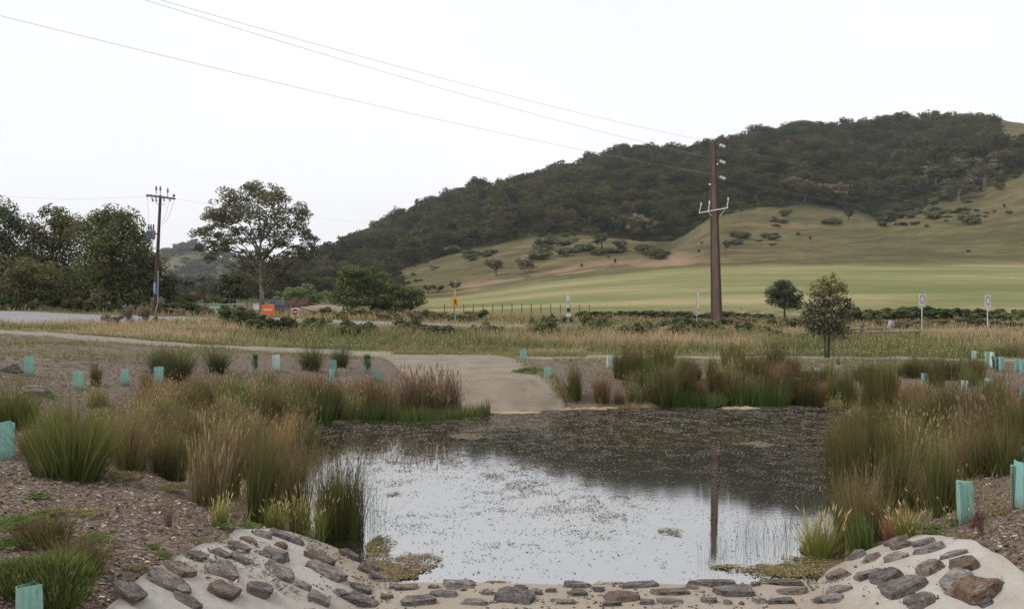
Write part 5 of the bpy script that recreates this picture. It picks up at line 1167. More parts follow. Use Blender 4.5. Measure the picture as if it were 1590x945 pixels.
# herbs in the foreground
HB = [shrub_mesh('herb', 421, [(0.075, 0.11, 0.028), (0.1, 0.13, 0.035), (0.06, 0.085, 0.025)], 1, 0.3, 2600, 0.035, 10), shrub_mesh('herb', 422, [(0.13, 0.115, 0.05), (0.1, 0.1, 0.04), (0.15, 0.1, 0.055)], 1, 0.35, 2000, 0.03, 10), shrub_mesh('herb', 423, [(0.12, 0.05, 0.04), (0.09, 0.05, 0.035), (0.14, 0.09, 0.06)], 0.8, 0.8, 1500, 0.05, 8)]
def herb(k, px, py, wpx, hpx, label, cat='weeds'):
    x, y, z = G(px, py); s = y / FPX
    o = bpy.data.objects.new('ground_herb', HB[k]); o.location = (x, y, z); o.scale = (wpx * s, wpx * s, max(hpx * s / 0.35, 0.12)); o.rotation_euler = (0, 0, random.uniform(0, 6))
    link(o); tag(o, label, cat, 'weeds on the mulch')
for a in [(0, 60, 772, 50, 10, 'flat green weed on the mulch below the big olive bush'), (0, 150, 838, 60, 12, 'green weed patch right of the green mat at left'), (1, 140, 800, 70, 10, 'dry yellow weed patch behind the fine grass at left'), (0, 120, 868, 70, 16, 'green weeds behind the leafy sapling'), (0, 385, 818, 44, 10, 'green weed strip at the top of the left concrete wing'),
          (0, 30, 815, 110, 18, 'bright green weed mat at the left border above the leafy sapling'), (0, 70, 800, 60, 12, 'small green weed patch behind the green mat at left'), (0, 10, 850, 70, 20, 'green weeds at the left border next to the leafy sapling'), (0, 345, 818, 50, 16, 'green weed cushion beside the stones at the spillway\'s upper left'),
          (0, 238, 850, 34, 9, 'small grey green weed on the mulch above the stones'), (0, 254, 864, 42, 9, 'yellow green weed just below the small grey green one'), (1, 85, 795, 60, 10, 'dry rust tinted weed at the upper edge of the green mat'), (1, 215, 884, 50, 10, 'reddish low weed left of the first stones'), (1, 310, 842, 30, 9, 'dry reddish tuft on the mulch over the stones'),
          (0, 1450, 826, 70, 14, 'green weed strip at the top of the right concrete wing'), (2, 1516, 832, 30, 20, 'dry reddish weed below the single aqua guard'), (1, 1490, 838, 40, 10, 'dry weed beside the right concrete edge'), (0, 825, 582, 60, 16, 'green ground cover around the guard right of the ramp'), (0, 80, 618, 22, 8, 'little green weed by the flat boulder at left'),
          (1, 190, 745, 60, 14, 'straw litter at the foot of the tussocks on the mulch'), (1, 265, 762, 60, 12, 'dry straw under the tussock above the mulch'), (0, 1480, 815, 30, 14, 'green weed at the foot of the single aqua guard'), (1, 1545, 800, 40, 12, 'dry weed between the guards on the right mulch')]:
    herb(*a)
TM['twig'] = tussock_mesh('dry_twigs', 60, 1.0, 0.1, 0.3, 0.012, (0.1, 0.065, 0.05), (0.13, 0.09, 0.07), 0.0, droop=0.1, hv=0.6)
NATW['twig'] = 0.6
clump('twig', 264, 816, 48, 24, 'dry_sapling', 'dry leafless sapling standing alone on the mulch', None, 'sapling')
for px, py, h in [(522, 566, 9), (1000, 568, 10), (1302, 566, 22), (1420, 560, 30)]:
    clump('twig', px, py, h, 8, 'dry_sapling', 'tiny bare sapling near the track', 'tiny bare saplings near the track', 'sapling')
# leafy sapling spilling over the nearest guard at the lower left
def leafy_mesh(n=1500):
    a = R.uniform(0, 2 * np.pi, n); t = R.uniform(0.05, 1, n); r = 0.42 * np.sqrt(R.uniform(0, 1, n)) * (0.35 + 0.8 * np.sin(np.pi * np.clip(t * 0.9, 0, 1)))
    base = np.stack([np.cos(a) * r, np.sin(a) * r, t * 0.82], 1)
    V, q, tr, C = blades(base, R.uniform(0.12, 0.26, n), R.uniform(0.014, 0.026, n), a + R.normal(0, .5, n), R.uniform(0.1, 0.75, n), R.uniform(0, 0.3, n), (0.045, 0.058, 0.02), (0.088, 0.102, 0.032))
    m = 60; a = R.uniform(0, 6.28, m)
    V2, q2, t2, C2 = blades(np.stack([np.cos(a) * .05, np.sin(a) * .05, 0 * a], 1), R.uniform(.6, 1.05, m), np.full(m, .012), a, R.uniform(0, .4, m), R.uniform(0, .2, m), (0.09, 0.065, 0.04), (0.1, 0.1, 0.035))
    return mesh_np('leafy_sapling', np.concatenate([V, V2]), [np.concatenate([q, q2 + len(V)]), np.concatenate([tr, t2 + len(V)])], M['blade'], np.concatenate([C, C2]))
TM['wattle'] = leafy_mesh()
NATW['wattle'] = 1.3
x, y = (88 - CX) / FPX * 7.0, 7.0
clump_at('wattle', x, y, 0.44, 0.5, 'leafy_sapling', 'bright green narrow leaved sapling spilling over the guard at the lower left corner', None, 'sapling')
clump_at('wattle', (30 - CX) / FPX * 7.1, 7.1, 0.3, 0.36, 'leafy_sapling', 'smaller green sapling left of the bright one at the lower left corner', None, 'sapling')
clump_at('rush_b', (125 - CX) / FPX * 7.8, 7.8, 0.34, 0.6, 'fine_grass', 'hazy brown green fine grass behind the leafy sapling', None, 'grass')
clump_at('rush_b', (75 - CX) / FPX * 8.4, 8.4, 0.3, 0.6, 'fine_grass', 'hazy olive fine grass between the leafy sapling and the green weeds', None, 'grass')

# ------------------------------------------------------------------ the wood on the hill: far too many crowns to count
def wood_proto(i, cols, w, h):
    rg = np.random.default_rng(500 + i)
    B = [(0, 0, h * .72, w * .34, w * .34, h * .2)] + [(math.cos(t) * w * .27 * rg.uniform(.7, 1.2), math.sin(t) * w * .27 * rg.uniform(.7, 1.2), h * rg.uniform(.52, .74), w * rg.uniform(.2, .28), w * rg.uniform(.2, .28), h * rg.uniform(.13, .19)) for t in np.linspace(0, 6.28, 6)[:5] + rg.uniform(0, 1)]
    B += [(rg.uniform(-.15, .15) * w, rg.uniform(-.15, .15) * w, h * .32, w * .26, w * .26, h * .22)]
    cl = subclumps(B, 5, 0.55, rg); V, q, C = leaf_cloud(cl, 620, 0.8, np.array(cols), rg, 0.95)
    o = bpy.data.objects.new('wood_crown', mesh_np('wood_crown', V, [q], M['wood_leaf'], C)); return o
pc = bpy.data.collections.new('wood_crowns')
for i in range(8):
    cols = [[(0.04, 0.042, 0.022), (0.05, 0.05, 0.027)], [(0.046, 0.05, 0.024), (0.06, 0.06, 0.028)], [(0.056, 0.048, 0.03), (0.068, 0.057, 0.036)], [(0.032, 0.038, 0.02), (0.04, 0.045, 0.023)]][i % 4]
    pc.objects.link(wood_proto(i, cols, 9.5 + (i % 3), 9.5 + (i % 4)))
for i in (8, 9): pc.objects.link(wood_proto(i, [(0.045, 0.06, 0.022), (0.06, 0.075, 0.027)], 10, 8))
def gn_group():
    ng = bpy.data.node_groups.new('scatter_crowns', 'GeometryNodeTree')
    ng.interface.new_socket('Geometry', in_out='INPUT', socket_type='NodeSocketGeometry'); ng.interface.new_socket('Geometry', in_out='OUTPUT', socket_type='NodeSocketGeometry')
    gi = ng.nodes.new('NodeGroupInput'); go = ng.nodes.new('NodeGroupOutput')
    ci = ng.nodes.new('GeometryNodeCollectionInfo'); ci.inputs['Collection'].default_value = pc; ci.inputs['Separate Children'].default_value = True; ci.inputs['Reset Children'].default_value = True
    ip = ng.nodes.new('GeometryNodeInstanceOnPoints'); ip.inputs['Pick Instance'].default_value = True
    def na(nm, ty):
        n = ng.nodes.new('GeometryNodeInputNamedAttribute'); n.data_type = ty; n.inputs['Name'].default_value = nm; return n.outputs['Attribute']
    ng.links.new(gi.outputs[0], ip.inputs['Points']); ng.links.new(ci.outputs[0], ip.inputs['Instance'])
    ng.links.new(na('idx', 'INT'), ip.inputs['Instance Index']); ng.links.new(na('rot', 'FLOAT_VECTOR'), ip.inputs['Rotation']); ng.links.new(na('scl', 'FLOAT_VECTOR'), ip.inputs['Scale'])
    ng.links.new(ip.outputs[0], go.inputs[0]); return ng
NG = gn_group()
def wood(name, X, Y, Z, s, label, lo=0, hi=8):
    me = bpy.data.meshes.new(name); n = len(X)
    me.vertices.add(n); me.vertices.foreach_set('co', np.stack([X, Y, Z], 1).astype(np.float32).ravel())
    a = me.attributes.new('idx', 'INT', 'POINT'); a.data.foreach_set('value', R.integers(lo, hi, n).astype(np.int32))
    a = me.attributes.new('rot', 'FLOAT_VECTOR', 'POINT'); a.data.foreach_set('vector', np.stack([0 * X, 0 * X, R.uniform(0, 6.28, n)], 1).astype(np.float32).ravel())
    a = me.attributes.new('scl', 'FLOAT_VECTOR', 'POINT'); sv = np.stack([s, s, s * R.uniform(0.8, 1.2, n)], 1); a.data.foreach_set('vector', sv.astype(np.float32).ravel())
    o = link(bpy.data.objects.new(name, me)); md = o.modifiers.new('scatter', 'NODES'); md.node_group = NG
    return tag(o, label, 'wood', None, 'stuff')
def build_wood():
    g = 7.0
    gx, gy = np.meshgrid(np.arange(-170, 400, g), np.arange(340, 690, g))
    X = (gx + R.uniform(-g / 2, g / 2, gx.shape)).ravel(); Y = (gy + R.uniform(-g / 2, g / 2, gx.shape)).ravel()
    px = CX + FPX * X / Y; jag = (fbm(X / 25, Y / 25, 201) - 0.5) * 60 + (fbm(X / 7, Y / 7, 203) - 0.5) * 24
    edge = np.interp(px, [400, 700, 1000, 1060, 1300, 1360, 1420, 1600], [DF, DF, DF - 4, DF + 8, DF + 5, DF + 28, DF + 25, DF + 10])
    k = (px > 405) & (Y + jag * 0.6 > edge) & ~((px > 1550 + jag * 0.15) & (Y > 455)) & (px < 1640)
    X, Y = X[k], Y[k]; Z = H(X, Y) - 0.6
    s = R.uniform(0.72, 1.32, len(X)) * (0.75 + 0.25 * sstep(DF, DF + 60, Y)) * (0.8 + 0.4 * fbm(X / 40, Y / 40, 204))
    wood('hillside_wood', X, Y, Z, s, 'dense dark gum wood covering the upper hillside')
    n = 3600; X = R.uniform(-160, 330, n); Y = R.uniform(322, 420, n); px = CX + FPX * X / Y
    jag = (fbm(X / 18, Y / 18, 211) - 0.5) * 90
    k = (Y + jag > DF + 2) & (px > 405) & (px < 1600); X, Y = X[k], Y[k]
    wood('wood_undergrowth', X, Y, H(X, Y) - 1.3, R.uniform(0.22, 0.48, len(X)), 'low green scrub at the lower edge of the hillside wood', 6, 10)
    n = 1500; Y = R.uniform(1000, 1420, n); X = R.uniform(-0.6, -0.1, n) * Y
    k = (fbm(X / 70, Y / 70, 62) > 0.47) | (Y > 1290); X, Y = X[k], Y[k]
    wood('distant_wood', X, Y, dhz(X, Y) - 0.5, R.uniform(0.8, 1.5, len(X)), 'bluish wooded crest far behind the gum tree')
    n = 900; X = R.uniform(-0.35, -0.12, n); Y = R.uniform(230, 520, n); X = X * Y
    k = fbm(X / 20, Y / 20, 221) > 0.45; X, Y = X[k], Y[k]
    wood('valley_wood', X, Y, H(X, Y) - 0.3, R.uniform(0.4, 0.75, len(X)), 'grey green wood on the valley floor behind the mesh gate')
build_wood()
# ------------------------------------------------------------------ tree guards
def guard(px, yt, yb, wpx, mat, label, yaw=0.0, lean=0.0, plant=None, xy=None, h=None, hidden=0):
    if xy: x, y = xy; z = Hs(x, y); s = y / FPX; hh = h
    else:
        x, y, z = G(px, yb + hidden); s = y / FPX; hh = (yb + hidden - yt) * s
    W = wpx * s
    root = empty('tree_guard', (x, y, z - 0.01), yaw); root.rotation_euler = (lean * 0.4, lean, yaw); tag(root, label, 'tree guard', 'plastic tree guards around the pond')
    # triangular sleeve with rounded folds, open at the top, single corrugated wall
    prof = []
    for k in range(3):
        a = math.radians(90 + 120 * k); c = Vector((math.cos(a), math.sin(a), 0)) * W * 0.56
        for da in (-35, 0, 35):
            b = a + math.radians(da); prof.append(c * 0.86 + Vector((math.cos(b), math.sin(b), 0)) * W * 0.06)
    n = len(prof); rows = 7; V = []; rg = random.Random(int(px * 7 + yt)); wall = 0.006
    bend = [rg.uniform(-0.03, 0.03) * W for _ in range(n)]
    for inner in (0, 1):
        for r in range(rows):
            t = r / (rows - 1)
            for i, p in enumerate(prof):
                q = p * (1 - inner * wall / max(W * 0.5, 0.03)) * (1 + 0.04 * math.sin(t * 3.1 + i))
                V.append((q.x + bend[i] * math.sin(t * 3.14), q.y, t * hh * (1 + (0.03 * math.sin(i * 2.3 + px) if r == rows - 1 else 0))))
    F = []
    for inner in (0, 1):
        o = inner * rows * n
        for r in range(rows - 1):
            for i in range(n):
                f = (o + r * n + i, o + r * n + (i + 1) % n, o + (r + 1) * n + (i + 1) % n, o + (r + 1) * n + i); F.append(f if not inner else f[::-1])
    o2 = rows * n; t0 = (rows - 1) * n
    for i in range(n): F.append((t0 + i, t0 + (i + 1) % n, o2 + t0 + (i + 1) % n, o2 + t0 + i)); F.append((i, o2 + i, o2 + (i + 1) % n, (i + 1) % n))
    me = bpy.data.meshes.new('sleeve'); me.from_pydata(V, [], F); me.materials.append(M[mat]); me.update(); link(bpy.data.objects.new('sleeve', me), root)
    c = prof[4] * 0.8
    MB().box((c.x, c.y, hh * 0.5 - 0.03), (0.022, 0.022, hh * 1.02 + 0.06), 0.4).build('stake', M['timber'], root)
    if plant:
        k = bpy.data.objects.new('seedling', {'g': TM['wattle'], 'l': VS[0], 'd': TM['twig']}[plant]); link(k, root)
        k.scale = (W * 1.1, W * 1.1, hh * 1.35 / (1 if plant != 'l' else 0.55))
A, GN_, PL, TE = 'guard_aqua', 'guard_green', 'guard_pale', 'guard_teal'
GU = [(46, 553, 583, 14, A, 'aqua tree guard highest on the worn slope at far left', 0.3, 0.0, None), (123, 575, 604, 16, GN_, 'green tree guard by the flat boulder at left, second from the border', 0.2, 0.0, None), (192, 573, 598, 13, GN_, 'green guard with notched top, third along the left slope', 0.9, 0, None),
      (248, 569, 596, 15, A, 'aqua guard in front of the widest spiky grass mound', 0.1, 0, None), (395, 556, 580, 9, A, 'thin aqua guard with a shoot on top, beside the pale guard', 0.7, 0.05, 'g'), (429, 551, 576, 12, PL, 'whitish guard just left of a spiky grass mound', 0.2, 0, None),
      (517, 559, 581, 11, TE, 'greyish aqua guard behind the narrow one, left of the ramp', 0.4, 0, None), (514, 572, 597, 8, A, 'narrow folded aqua guard in front of its greyish neighbour, left of the ramp', 1.0, 0.06, None), (571, 556, 580, 12, TE, 'teal guard with a shrub top, nearest the ramp on its left', 0.3, -0.03, 'g'),
      (585, 574, 592, 14, TE, 'teal guard sunk in the brown grass at the left edge of the ramp', 0.1, 0, None), (812, 542, 563, 10, A, 'pale aqua guard upright right of the ramp, above the ground cover', 0.15, 0.02, None), (850, 570, 591, 12, GN_, 'green aqua guard low on the bank right of the ramp', 0.2, 0, None),
      (945, 551, 572, 9, PL, 'small whitish guard beside the dark rushes right of the ramp', 0.6, 0.03, 'd'), (1267, 570, 590, 9, PL, 'whitish guard below the young staked tree', 0.3, 0, None), (1511, 544, 560, 8, PL, 'pale guard standing apart, leftmost of the cluster at upper right', 0.2, 0, None),
      (1532, 545, 567, 8, GN_, 'green guard at the left of the upper right cluster', 0.3, 0, None), (1540, 546, 570, 7, PL, 'pale guard touching the green one in the upper right cluster', 0.8, 0.03, None), (1547, 553, 576, 11, TE, 'dull teal guard with a leafy plant on top in the upper right cluster', 0.2, 0, 'l'),
      (1555, 554, 577, 9, A, 'aqua guard right of the one with the leafy plant', 0.4, -0.05, None), (1578, 556, 578, 9, A, 'aqua guard, left one of the pair at the right border', 0.2, 0, None), (1587, 558, 582, 10, GN_, 'green guard, right one of the pair at the right border', 0.2, 0, None),
      (1434, 579, 600, 11, TE, 'dull teal guard half behind rushes, left of the upper right cluster', 0.5, 0.05, None), (1496, 590, 606, 11, PL, 'pale guard peeping over the broad olive rushes at right', 0.2, 0, None), (1535, 587, 606, 12, PL, 'pale notched guard between the olive rushes at right', 0.7, 0, None), (1587, 598, 620, 10, TE, 'dull guard low at the right border below the pair', 0.3, 0, None),
      (1496, 746, 811, 27, GN_, 'single tall light aqua guard above the right concrete wing', 0.25, -0.04, None), (1588, 715, 787, 34, A, 'large aqua guard cut by the right border', 0.5, 0.03, None), (1573, 722, 788, 14, GN_, 'narrow green guard left of the large one at the right border', 0.2, 0.0, None), (10, 655, 711, 34, A, 'large aqua guard cut by the left border, beside the olive bush', 0.1, 0.02, None)]
for g in GU: guard(*g)
guard(50, 915, 980, 40, GN_, 'aqua guard under the leafy sapling at the lower left corner', 0.3, xy=((50 - CX) / FPX * 6.8, 6.8), h=0.30)

# ------------------------------------------------------------------ tall steel and concrete power pole
def at(px, py, D): return Vector(P3(px, py, D))
DP = 79.0; PX0, PY0 = at(1113, 500, DP).x, DP; PZ0 = Hs(PX0, DP)
top = at(1107, 218, DP)
pole = empty('tall_power_pole', (PX0, PY0, PZ0)); tag(pole, 'tall tapered brown steel and concrete power pole standing before the hill', 'power pole')
HP = top.z - PZ0; lx = top.x - PX0
def rail(side):
    mb = MB(); vs = []
    for z, w in ((-0.4, 0.44), (HP, 0.19)):
        cx = lx * max(z, 0) / HP
        for dx, dy in ((-1, -.13), (1, -.13), (1, .13), (-1, .13)):
            if side < 0: xx = cx - w - 0.02 + (dx + 1) * 0.035
            else: xx = cx + w + 0.02 - (1 - dx) * 0.11 * (w / 0.44)
            vs.append((xx, dy * 1.2, z))
    mb.add(vs, [(0, 3, 2, 1), (4, 5, 6, 7), (0, 1, 5, 4), (1, 2, 6, 5), (2, 3, 7, 6), (3, 0, 4, 7)]); return mb
rail(-1).build('steel_rail', M['rust_steel'], pole); rail(1).build('steel_rail', M['rust_steel'], pole)
mb = MB(); vs = []
for z, w in ((-0.4, 0.43), (HP - 0.05, 0.18)):
    cx = lx * max(z, 0) / HP
    vs += [(cx - w, -.11, z), (cx + w, -.11, z), (cx + w, .11, z), (cx - w, .11, z)]
mb.add(vs, [(0, 3, 2, 1), (4, 5, 6, 7), (0, 1, 5, 4), (1, 2, 6, 5), (2, 3, 7, 6), (3, 0, 4, 7)]); mb.build('concrete_core', M['pole_concrete'], pole)
for zf in (0.06, 0.14, 0.3, 0.46, 0.62, 0.78, 0.9):
    z = HP * zf; w = 0.44 - 0.25 * zf; cx = lx * zf
    for dx in (-0.4, 0.4): MB().tube([(cx + dx * w, -.2, z), (cx + dx * w, .2, z)], 0.03, 6).build('bolt', M['rust_steel'], pole)
def loc(px, py, dy=0.0): v = at(px, py, DP); return (v.x - PX0, dy, v.z - PZ0)
mb = MB(); mb.tube([loc(1085, 331, -0.25), loc(1130, 323, -0.25)], 0.055, 6); mb.build('crossarm', M['galv_white'], pole)
for a, b in (((1085, 331), (1088, 319)), ((1099, 328), (1101, 316)), ((1128, 324), (1130, 311))):
    mb = MB(); mb.tube([loc(*a, -0.25), loc(*b, -0.25)], 0.032, 6); p = MB(); e = loc(*b, -0.25)
    mb.lathe([(0.03, 0), (0.075, 0.03), (0.05, 0.1), (0.07, 0.14), (0.03, 0.22)], e, 8); mb.build('pin_insulator', M['porcelain'], pole)
for a, b in (((1097, 328), (1105, 335)), ((1125, 325), (1117, 336))): MB().tube([loc(*a, -0.25), loc(*b, -0.2)], 0.03, 6).build('brace', M['galv_white'], pole)
wire_end = []
for y in (221, 246, 271):
    mb = MB(); a = Vector(loc(1110, y)); b = Vector(loc(1118, y + 3.5)); mb.tube([a, b], 0.02, 5); mb.build('strain_rod', M['galv'], pole)
    d = (Vector(loc(1127, y + 7)) - b); mb = MB()
    Mx = Vector((0, 0, 1)).rotation_difference(d.normalized()).to_matrix()
    for k in range(4): mb.lathe([(0.03, 0), (0.13, 0.02), (0.14, 0.06), (0.04, 0.11)], b + d * (k / 4.0), 10, Mx)
    mb.build('strain_insulator', M['porcelain'], pole); wire_end.append((Vector((PX0, PY0, PZ0)) + a, Vector((PX0, PY0, PZ0)) + b + d))
MB().lathe([(0.03, 0), (0.09, 0.03), (0.09, 0.1), (0.03, 0.14)], loc(1102, 288, -0.2), 8).build('small_insulator', M['porcelain'], pole)
MB().lathe([(0.03, 0), (0.07, 0.03), (0.07, 0.1), (0.03, 0.14)], loc(1114, 256, -0.15), 8).build('small_insulator', M['porcelain'], pole)

def wire(pts_fn, r, label, group, n=50):
    mb = MB(); mb.tube([pts_fn(i / (n - 1)) for i in range(n)], r, 4); o = mb.build('power_line', M['wire'], None, True); tag(o, label, 'power line', group)
def cat_(a, b, sag): return lambda t: tuple(a.lerp(b, t) - Vector((0, 0, sag * 4 * t * (1 - t))))
GW = 'power lines of the tall pole'
for (a, b), (px, py), lb in zip(wire_end, [(262, 0), (240, -28), (65, 0)], ['topmost wire from the tall pole to the upper left sky', 'middle wire just under the topmost one from the tall pole', 'lowest of the three wires from the tall pole, ending far left']):
    D2 = 40.0; e = at(px, py, D2); dirv = (e - a); far = a + dirv * 1.6; far.z = e.z + 0.6
    # passes through the seen point with a little sag
    wire(cat_(a, far, 0.9), 0.009, lb, GW, 70)
for (a, b), lb in zip(wire_end, ['upper wire running right from the tall pole across the wood', 'middle wire running right from the tall pole across the wood', 'lower wire running right from the tall pole across the wood']):
    wire(cat_(b, Vector((150, 175, b.z + 2)), 3.0), 0.005, lb, GW, 50)

# ------------------------------------------------------------------ thin power pole with transformer
D2 = 67.0; q0 = at(240, 488, D2); qz = Hs(q0.x, D2)
p2 = empty('thin_power_pole', (q0.x, D2, qz)); tag(p2, 'thin dark power pole with crossarm and transformer in front of the trees', 'power pole')
def l2(px, py, dy=0.0): v = at(px, py, D2); return (v.x - q0.x, dy, v.z - qz)
tp = l2(248.5, 303)
MB().tube([(0, 0, -0.3), tp], [0.15, 0.09], 8).build('pole_shaft', M['rust_steel'], p2)
mb = MB(); mb.tube([(0.07, -0.13, 0), l2(246, 470, -0.13), l2(246.6, 420, -0.13)], 0.035, 6); mb.build('cable_pipe', M['galv'], p2)
mb = MB(); mb.box(Vector(l2(250, 306, -0.1)), (2.0, 0.12, 0.13), M=Matrix.Rotation(math.radians(7), 3, 'Y')); mb.build('crossarm', M['timber_grey'], p2)
MB().box(Vector(l2(244, 304, 0.3)), (1.2, 0.1, 0.1), M=Matrix.Rotation(math.radians(7), 3, 'Y')).build('crossarm', M['timber_grey'], p2)
for px, pt, pb in ((242.5, 289, 303), (249, 290, 303), (260.5, 293, 306)):
    mb = MB(); mb.tube([l2(px, pb, -0.1), l2(px, (pt + pb) / 2, -0.1)], 0.025, 5); mb.lathe([(0.03, 0), (0.09, 0.04), (0.05, 0.1), (0.1, 0.16), (0.05, 0.22), (0.05, 0.32)], l2(px, (pt + pb) / 2, -0.1), 8); mb.build('pin_insulator', M['insul_dark'], p2)
for px in (229, 235, 270): MB().lathe([(0.04, 0), (0.1, 0.04), (0.1, 0.14), (0.04, 0.2)], l2(px, 306, -0.1), 8).build('strain_insulator', M['insul_dark'], p2)
for px in (236, 242, 254, 263): MB().tube([l2(px, 307, -0.1), l2(px + 1.5, 313, -0.1)], 0.045, 6).build('fuse', M['insul_dark'], p2)
for a, b in (((238, 310), (247, 319)), ((257, 316), (248, 320))): MB().tube([l2(*a, -0.1), l2(*b, -0.05)], 0.02, 5).build('brace', M['galv'], p2)
tr = MB(); tr.box(Vector(l2(234, 364)), (0.5, 0.45, 0.62)); tb = tr.build('transformer', M['steel_grey'], p2, False, 0.05)
for dx in (-0.17, 0, 0.17):
    mb = MB(); c = Vector(l2(234, 357)) + Vector((dx, 0, 0)); mb.lathe([(0.05, 0), (0.07, 0.08), (0.05, 0.14), (0.07, 0.2), (0.05, 0.26), (0.065, 0.32), (0.02, 0.42)], c, 8); o = mb.build('bushing', M['insul_dark'], p2)
mb = MB(); 
for k in range(5): mb.box(Vector(l2(234, 364)) + Vector((-0.2 + 0.1 * k, -0.27, -0.02)), (0.03, 0.12, 0.45))
mb.build('cooling_fins', M['steel_grey'], p2)
MB().box(Vector(l2(240, 363)), (0.35, 0.1, 0.1)).build('bracket', M['steel_grey'], p2)
MB().box(Vector(l2(242.5, 448, -0.18)), (0.2, 0.02, 0.8)).build('pole_sign', M['sign_blue'], p2)
MB().box(Vector(l2(240.8, 446, -0.2)), (0.06, 0.01, 0.68)).build('sign_stripe', M['sign_white'], p2)
P20 = Vector((q0.x, D2, qz)); GW2 = 'wires of the thin pole'
for (px, py), (ex, ey, ed), lb in (((269, 308), (620, 345, 160), 'thin wire running right from the thin pole behind the gum'), ((229, 304), (-160, 285, 60), 'thin wire running left from the thin pole')):
    wire(cat_(at(px, py, D2), at(ex, ey, ed), 0.5), 0.006, lb, GW2, 20)
for a, b, s_ in (((228, 306), (232, 355), 0.4), ((262, 312), (249, 345), 0.7), ((270, 309), (250, 348), 0.9)):
    mb = MB(); A_, B_ = Vector(l2(*a)), Vector(l2(*b)); mb.tube([A_.lerp(B_, t / 8) - Vector((0, 0, s_ * 4 * (t / 8) * (1 - t / 8) * 0.5)) for t in range(9)], 0.012, 4); mb.build('drop_lead', M['wire'], p2)

# ------------------------------------------------------------------ signs
def sign_root(name, px, py_top, D, label, cat='sign', rz=0.0):
    x = (px - CX) / FPX * D; z = Hs(x, D); r = empty(name, (x, D, z), rz); tag(r, label, cat); return r, CH - (py_top - HY) / FPX * D - z
# orange board
r, zt = sign_root('orange_board', 416, 473, 68, 'bright orange notice board with a white bar of lettering among the verge grass')
MB().box((0, 0, zt - 0.36), (0.92, 0.03, 0.72)).build('board', M['sign_orange'], r)
MB().box((0.0, -0.025, zt - 0.36), (0.62, 0.012, 0.11)).build('lettering_bar', M['sign_white'], r)
for dx in (-0.36, 0.36): MB().box((dx, 0.04, zt * 0.5 - 0.1), (0.06, 0.05, zt + 0.1)).build('post', M['timber'], r)
# white notice
r, zt = sign_root('white_notice', 398, 472, 70, 'small white notice left of the orange board')
MB().box((0, 0, zt - 0.2), (0.44, 0.02, 0.42)).build('plate', M['sign_white'], r); MB().tube([(0, 0.04, -0.2), (0, 0.04, zt)], 0.03, 6).build('post', M['galv'], r)
# no entry
r, zt = sign_root('no_entry_sign', 458, 478, 68, 'red round no entry sign on a white square plate')
MB().box((0, 0, zt - 0.28), (0.54, 0.02, 0.54)).build('plate', M['sign_white'], r)
mb = MB(); mb.lathe([(0.23, 0), (0.23, 0.012)], (0, -0.012, zt - 0.28), 24, Matrix.Rotation(math.radians(90), 3, 'X')); mb.build('red_disc', M['sign_red'], r)
MB().box((0, -0.034, zt - 0.28), (0.34, 0.01, 0.075)).build('white_bar', M['sign_white'], r); MB().tube([(0, 0.04, -0.2), (0, 0.04, zt - 0.05)], 0.03, 6).build('post', M['galv'], r)
# yellow marker
r, zt = sign_root('yellow_marker', 498, 476, 78, 'narrow yellow marker plate before the dirt mound')
MB().box((0, 0, zt - 0.26), (0.2, 0.02, 0.52)).build('plate', M['sign_yellow'], r); MB().tube([(0, 0.03, -0.2), (0, 0.03, zt - 0.1)], 0.025, 6).build('post', M['galv'], r)
# yellow warning sign
r, zt = sign_root('warning_sign', 707, 434, 67, 'orange yellow warning sign on a tall grey post left of the meadow')
MB().tube([(0, 0.03, -0.3), (0, 0.03, zt)], 0.035, 8).build('post', M['galv'], r)
def zz(py, D): return CH - (py - HY) / FPX * D
zb = Hs((707 - CX) / FPX * 67, 67)
MB().box((-0.02, -0.015, zz(469, 67) - zb), (0.46, 0.02, 0.58)).build('plate', M['sign_yellow'], r)
mb = MB(); c = zz(469, 67) - zb    # walking figure
mb.lathe([(0.0, 0), (0.045, 0), (0.045, 0.008), (0, 0.008)], (-0.02, -0.028, c + 0.19), 10, Matrix.Rotation(math.radians(90), 3, 'X'))
mb.box((-0.01, -0.033, c + 0.05), (0.07, 0.008, 0.2)); mb.box((-0.06, -0.033, c - 0.12), (0.045, 0.008, 0.22), M=Matrix.Rotation(math.radians(22), 3, 'Y')); mb.box((0.05, -0.033, c - 0.12), (0.045, 0.008, 0.22), M=Matrix.Rotation(math.radians(-22), 3, 'Y'))
mb.box((0.07, -0.033, c + 0.06), (0.03, 0.008, 0.16), M=Matrix.Rotation(math.radians(-35), 3, 'Y')); mb.build('walking_figure', M['sign_black'], r)
MB().box((-0.04, -0.015, zz(453, 67) - zb), (0.12, 0.02, 0.42)).build('edge_on_plate', M['sign_yellow'], r)
MB().box((-0.03, -0.015, zz(443, 67) - zb), (0.14, 0.02, 0.4)).build('grey_plate', M['timber_grey'], r)
# white narrow post sign
r, zt = sign_root('white_marker_post', 882, 458, 66.5, 'white marker post with a dark square, before the meadow')
MB().box((0, 0, zt * 0.5), (0.09, 0.05, zt)).build('post', M['galv'], r); zb = Hs((882 - CX) / FPX * 66.5, 66.5)
MB().box((0, -0.035, zz(468, 66.5) - zb), (0.2, 0.015, 0.86)).build('white_plate', M['sign_white'], r)
MB().box((0.0, -0.05, zz(469, 66.5) - zb), (0.06, 0.012, 0.16)).build('dark_symbol', M['sign_black'], r)
MB().box((0.02, -0.052, zz(481, 66.5) - zb), (0.19, 0.012, 0.26)).build('dark_square', M['sign_black'], r)
MB().box((0.02, -0.05, zz(489, 66.5) - zb), (0.36, 0.015, 0.22)).build('lower_plate', M['sign_white'], r)
